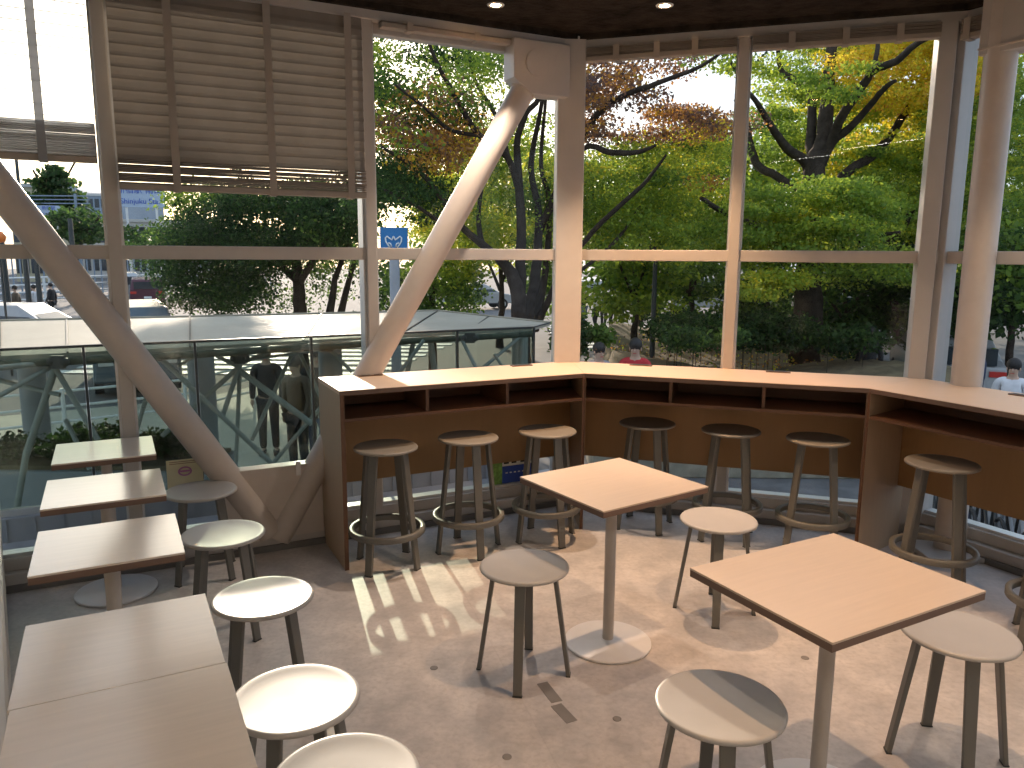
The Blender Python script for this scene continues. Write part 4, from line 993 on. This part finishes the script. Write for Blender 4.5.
# ------------------------------------------------------------------ people
SK = plain('skin', (.55, .36, .26), .55, 0, .03); HR = plain('black_hair', (.018, .014, .012), .6)
def skinned(name, verts, edges, radii, m, parent, root=0, sub=1):
    me = bpy.data.meshes.new(name); me.from_pydata([tuple(v) for v in verts], edges, []); me.materials.append(m)
    o = bpy.data.objects.new(name, me); COL.objects.link(o); o.parent = parent
    md = o.modifiers.new('skin', 'SKIN')
    for i, r_ in enumerate(radii):
        r_ = r_ if isinstance(r_, tuple) else (r_, r_)
        me.skin_vertices[0].data[i].radius = r_
    me.skin_vertices[0].data[root].use_root = True; md.use_smooth_shade = True
    if sub: s = o.modifiers.new('sub', 'SUBSURF'); s.levels = sub; s.render_levels = sub
    return o
def person(label, loc, rz, top, legs_, pose='stand', hair=HR, scale=1.0, bag=None, shoes=None):
    t = thing('person', label, 'person', loc, R(rz)); t.scale = (scale,)*3
    sit = pose == 'sit'; hz = 0.0 if not sit else -.44       # drop of the hips when seated (origin stays at seat foot)
    hip = .92 + hz; lean = .10 if sit else .0                # +y is forward
    J = {'pel': (0, 0, hip), 'waist': (0, lean*.3, hip+.14), 'chest': (0, lean*.8, hip+.36), 'neckb': (0, lean, hip+.53), 'neck': (0, lean + .01, hip+.60), 'head': (0, lean + .03, hip+.70), 'crown': (0, lean + .02, hip+.80)}
    v = []; e = []; r_ = []; ix = {}
    def add(k, p, rad, frm=None):
        ix[k] = len(v); v.append(Vector(p)); r_.append(rad)
        if frm is not None: e.append((ix[frm], ix[k]))
    add('pel', J['pel'], (.145, .10)); add('waist', J['waist'], (.125, .09), 'pel'); add('chest', J['chest'], (.155, .10), 'waist')
    add('neckb', J['neckb'], (.085, .07), 'chest'); add('neck', J['neck'], .052, 'neckb'); add('head', J['head'], (.075, .09), 'neck'); add('crown', J['crown'], (.065, .08), 'head')
    hands = []
    for s, sw in ((-1, .10), (1, -.08)):
        k = 'L' if s < 0 else 'R'
        add('sh'+k, (s*.18, lean, hip+.50), .055, 'neckb')
        if sit: el, ha = (s*.24, lean + .12, hip+.24), (s*.10, lean + .34, hip+.16)
        else: el, ha = (s*.235, -.03 + sw*.4, hip+.22), (s*.24, .06 + sw, hip-.01)
        add('el'+k, el, .042, 'sh'+k); add('wr'+k, ha, .028, 'el'+k); hands.append((Vector(ha), (Vector(ha) - Vector(el)).normalized(), s))
        add('hp'+k, (s*.09, 0, hip-.05), .085, 'pel')
        if sit: kn, an, to = (s*.11, .42, hip+.02), (s*.11, .46, .09), (s*.12, .62, .05)
        elif pose == 'walk': kn, an, to = (s*.09, .10*s + .08, .50), (s*.09, .26*s - .04, .10), (s*.10, .26*s + .10, .045)
        else: kn, an, to = (s*.095, .02, .50), (s*.10, -.01, .09), (s*.115, .14, .045)
        add('kn'+k, kn, .058, 'hp'+k); add('an'+k, an, .038, 'kn'+k); add('to'+k, to, .036, 'an'+k)
    b = skinned('body', v, e, r_, SK, t)
    # fingers, each a short bent chain rooted in the palm
    fm = MB()
    for h, d, s in hands:
        side = Vector((0, 1, 0)) if not sit else Vector((1, 0, 0)); side = (side - d*side.dot(d)).normalized()
        fm.tube([h, h + d*.05, h + d*.085], [.026, .034, .028], 8)
        for q, ln in enumerate((.066, .075, .070, .055)):
            o_ = side*(q - 1.5)*.018; n_ = side.cross(d)*s
            fm.tube([h + d*.075 + o_, h + d*(.075 + ln*.55) + o_, h + d*(.075 + ln*.9) + o_ + n_*.018], [.009, .008, .006], 6)
        fm.tube([h + d*.03 - side*.03, h + d*.06 - side*.055, h + d*.085 - side*.055], [.011, .009, .007], 6)
    fm.build('hands', SK, t)
    fc = MB(); c = Vector(J['head'])
    fc.add([c + Vector((-.014, .085, -.01)), c + Vector((.014, .085, -.01)), c + Vector((0, .118, -.012)), c + Vector((0, .088, .035))], [(0, 1, 2), (0, 2, 3), (2, 1, 3), (0, 3, 1)])
    for s in (-1, 1): fc.sphere((c.x + s*.082, c.y, c.z + .01), .025, (.4, .8, 1.2))
    fc.build('nose_and_ears', SK, t)
    ey = MB()
    for s in (-1, 1): ey.sphere((c.x + s*.030, c.y + .088, c.z + .035), .011, (1.2, .6, .8))
    ey.build('eyes', HR, t)
    MB().box(c.x - .026, c.x + .026, c.y + .086, c.y + .094, c.z - .048, c.z - .040).build('mouth', M['red'], t)
    MB().sphere((c.x, c.y - .022, c.z + .075), .105, (.93, 1.03, .98), 14, 10).build('hair', hair, t)
    # jacket and trousers as closed garments around the body
    jv = [v[ix['pel']] + Vector((0, 0, -.02)), v[ix['waist']], v[ix['chest']], v[ix['neckb']] + Vector((0, 0, -.0)), v[ix['shL']], v[ix['elL']], v[ix['wrL']], v[ix['shR']], v[ix['elR']], v[ix['wrR']]]
    skinned('jacket', jv, [(0, 1), (1, 2), (2, 3), (3, 4), (4, 5), (5, 6), (3, 7), (7, 8), (8, 9)], [(.175, .13), (.16, .12), (.185, .125), (.10, .085), .078, .062, .045, .078, .062, .045], top, t)
    tv = [v[ix['pel']]] + [v[ix[k]] for k in ('hpL', 'knL', 'anL', 'hpR', 'knR', 'anR')]
    skinned('trousers', tv, [(0, 1), (1, 2), (2, 3), (0, 4), (4, 5), (5, 6)], [(.155, .115), .10, .075, .058, .10, .075, .058], legs_, t)
    sh_ = MB()
    for k in 'LR':
        a, bb = v[ix['an'+k]], v[ix['to'+k]]; sh_.tube([Vector((a.x, a.y - .06, .045)), Vector((a.x, a.y + .02, .055)), Vector((bb.x, bb.y + .05, .035))], [.046, .052, .036], 10)
    sh_.build('shoes', shoes or M['tyre'], t)
    if bag:
        h = hands[1][0]; MB().box(h.x - .06, h.x + .06, h.y - .14, h.y + .14, h.z - .38, h.z - .08).build('shoulder_bag', bag, t, .02)
        MB().tube([h + Vector((0, -.1, -.08)), h + Vector((0, 0, .02)), h + Vector((0, .1, -.08))], .01, 6).build('bag_strap', bag, t)
    return t
def cloth(n, c): return plain(n, c, .85, 0, .08, 10)
dk, nv, gy, rd, wt, bn_, jn = cloth('dark_cloth', (.025, .025, .028)), cloth('navy_cloth', (.03, .04, .08)), cloth('grey_cloth', (.35, .36, .38)), cloth('red_cloth', (.55, .03, .04)), cloth('white_cloth', (.72, .72, .74)), cloth('brown_cloth', (.14, .10, .07)), cloth('denim', (.09, .12, .2))
def gp(px, Y): c = P(px, 300, Y); return (c.x, Y, GZ)
def sp_(px, Y, z): c = P(px, 300, Y); return (c.x, Y, z)
person('person in a bright red jacket sitting on the planter wall outside the middle window', sp_(638, 11.80, -1.02), 165, rd, dk, 'sit', scale=1.05)
person('person in a light grey top sitting on the planter wall near the corner post', sp_(597, 11.80, -1.02), 200, gy, jn, 'sit')
person('person in a dark coat with a red bag standing beyond the planter at the right', gp(874, 16.2), 10, dk, nv, bag=rd)
person('person in navy clothes walking past the round column', gp(985, 13.5), 80, nv, dk, 'walk')
person('person in a white shirt at the right edge of the window', gp(1022, 11.2), 140, wt, jn)
for px, Y, rz, c1, c2, lab in ((596, 33, 20, wt, dk, 'person in a white top crossing the far street'), (584, 35, 200, dk, jn, 'person in dark clothes leftmost on the far crosswalk'),
                               (604, 34, 180, nv, dk, 'person in navy in the middle of the far crosswalk'), (614, 32.5, 160, dk, dk, 'person in black rightmost on the far crosswalk')):
    person(lab, gp(px, Y), rz, c1, c2, 'walk')
person('person in dark clothes standing on the sunlit pavement behind the canopy trusses', gp(263, 12.2), 190, dk, dk)
person('person in a brown coat wearing dark hair, close behind the balustrade beside the counter end', gp(293, 11.0), 160, bn_, dk)
person('person in black holding still in the canopy shade next to the brown coated person', gp(314, 12.0), 200, dk, nv)
person('person in a dark jacket half hidden behind the top left corner of the counter', gp(327, 10.6), 175, dk, jn)
for px, Y, rz, c1, lab in ((16, 33, 100, bn_, 'person in brown walking among the posts at far left'), (35, 34, 80, wt, 'person in white walking among the posts at far left'), (52, 36, 90, dk, 'person in black walking by the far left guard posts')):
    person(lab, gp(px, Y), rz, c1, dk, 'walk')

# ------------------------------------------------------------------ bicycles parked under the right hand window
def bicycle(label, loc, rz, m):
    t = thing('bicycle', label, 'bicycle', loc, R(rz), 'bicycles parked outside the right window')
    for x in (-.52, .52):
        w_ = MB().tube([(x + .31*math.cos(a), 0, .33 + .31*math.sin(a)) for a in [i*math.pi/12 for i in range(25)]], .02, 6, False).build('wheel', M['tyre'], t)
        sp = MB()
        for i in range(5): a = i*math.pi/5; sp.tube([(x - .3*math.cos(a), 0, .33 - .3*math.sin(a)), (x + .3*math.cos(a), 0, .33 + .3*math.sin(a))], .0018, 4)
        sp.build('spokes', M['darkmetal'], w_)
    fr = MB()
    for a, b in (((-.52, 0, .33), (-.12, 0, .30)), ((-.12, 0, .30), (-.22, 0, .78)), ((-.52, 0, .33), (-.2, 0, .70)), ((-.12, 0, .30), (.36, 0, .72)), ((-.2, 0, .68), (.36, 0, .80)), ((.36, 0, .86), (.52, 0, .33))): fr.tube([a, b], .018, 8)
    fr.build('frame', m, t)
    MB().tube([(.30, -.26, .98), (.36, -.1, .92), (.36, .1, .92), (.30, .26, .98)], .014, 8).build('handlebar', M['alu'], t)
    MB().sphere((-.23, 0, .83), .12, (1.1, .6, .35)).build('saddle', M['tyre'], t)
    bk = MB()
    bk.box(.40, .72, -.17, .17, .72, .735).box(.40, .72, -.17, -.16, .72, .95).box(.40, .72, .16, .17, .72, .95).box(.40, .41, -.17, .17, .72, .95).box(.71, .72, -.17, .17, .72, .95)
    bk.build('basket', M['darkmetal'], t)
    return t
for i, (px, Y) in enumerate(((935, 8.6), (962, 8.2), (990, 7.9), (1018, 7.5), (1046, 7.2))):
    c = P(px, 500, Y)
    bicycle(('bicycle parked farthest left outside the right hand window, left of the column foot', 'bicycle parked directly behind the column foot', 'bicycle with a visible wheel just right of the column foot', 'bicycle parked near the right edge below the counter board', 'last bicycle of the row, mostly outside the right edge')[i],
            (c.x, c.y, GZ), 70, (M['darkmetal'], nv, M['darkmetal'], gy, M['darkmetal'])[i])

# ------------------------------------------------------------------ daylight
SUN_AZ, SUN_EL = R(-17.6), R(15)
sd = Vector((math.sin(SUN_AZ)*math.cos(SUN_EL), math.cos(SUN_AZ)*math.cos(SUN_EL), math.sin(SUN_EL)))
sl = bpy.data.lights.new('sun', 'SUN'); sl.energy = 6.5; sl.angle = R(.8); sl.color = (1, .81, .64)
so = bpy.data.objects.new('sun', sl); COL.objects.link(so); so.rotation_euler = sd.to_track_quat('Z', 'Y').to_euler()
so.location = sd * 60
w = bpy.data.worlds.new('sky'); S.world = w; w.use_nodes = True; nt = w.node_tree
bg = nt.nodes['Background']; sk = nt.nodes.new('ShaderNodeTexSky')
sk.sky_type = 'NISHITA'; sk.sun_disc = False; sk.sun_elevation = SUN_EL; sk.sun_rotation = SUN_AZ
sk.air_density = 1.0; sk.dust_density = 2.5; sk.ozone_density = 1.5
hz = nt.nodes.new('ShaderNodeMix'); hz.data_type = 'RGBA'; hz.inputs[0].default_value = .5; hz.inputs[7].default_value = (6.6, 7.8, 9.6, 1)
nt.links.new(sk.outputs[0], hz.inputs[6]); nt.links.new(hz.outputs[2], bg.inputs[0]); bg.inputs[1].default_value = .16
# ------------------------------------------------------------------ view
S.view_settings.view_transform = 'Standard'; S.view_settings.look = 'None'
S.view_settings.exposure = 0.28; S.view_settings.gamma = 1.0; S.view_settings.use_curve_mapping = False
S.cycles.max_bounces = 8; S.cycles.diffuse_bounces = 4; S.cycles.glossy_bounces = 3; S.cycles.transparent_max_bounces = 24
S.cycles.transmission_bounces = 4; S.cycles.caustics_reflective = False; S.cycles.sample_clamp_indirect = 6
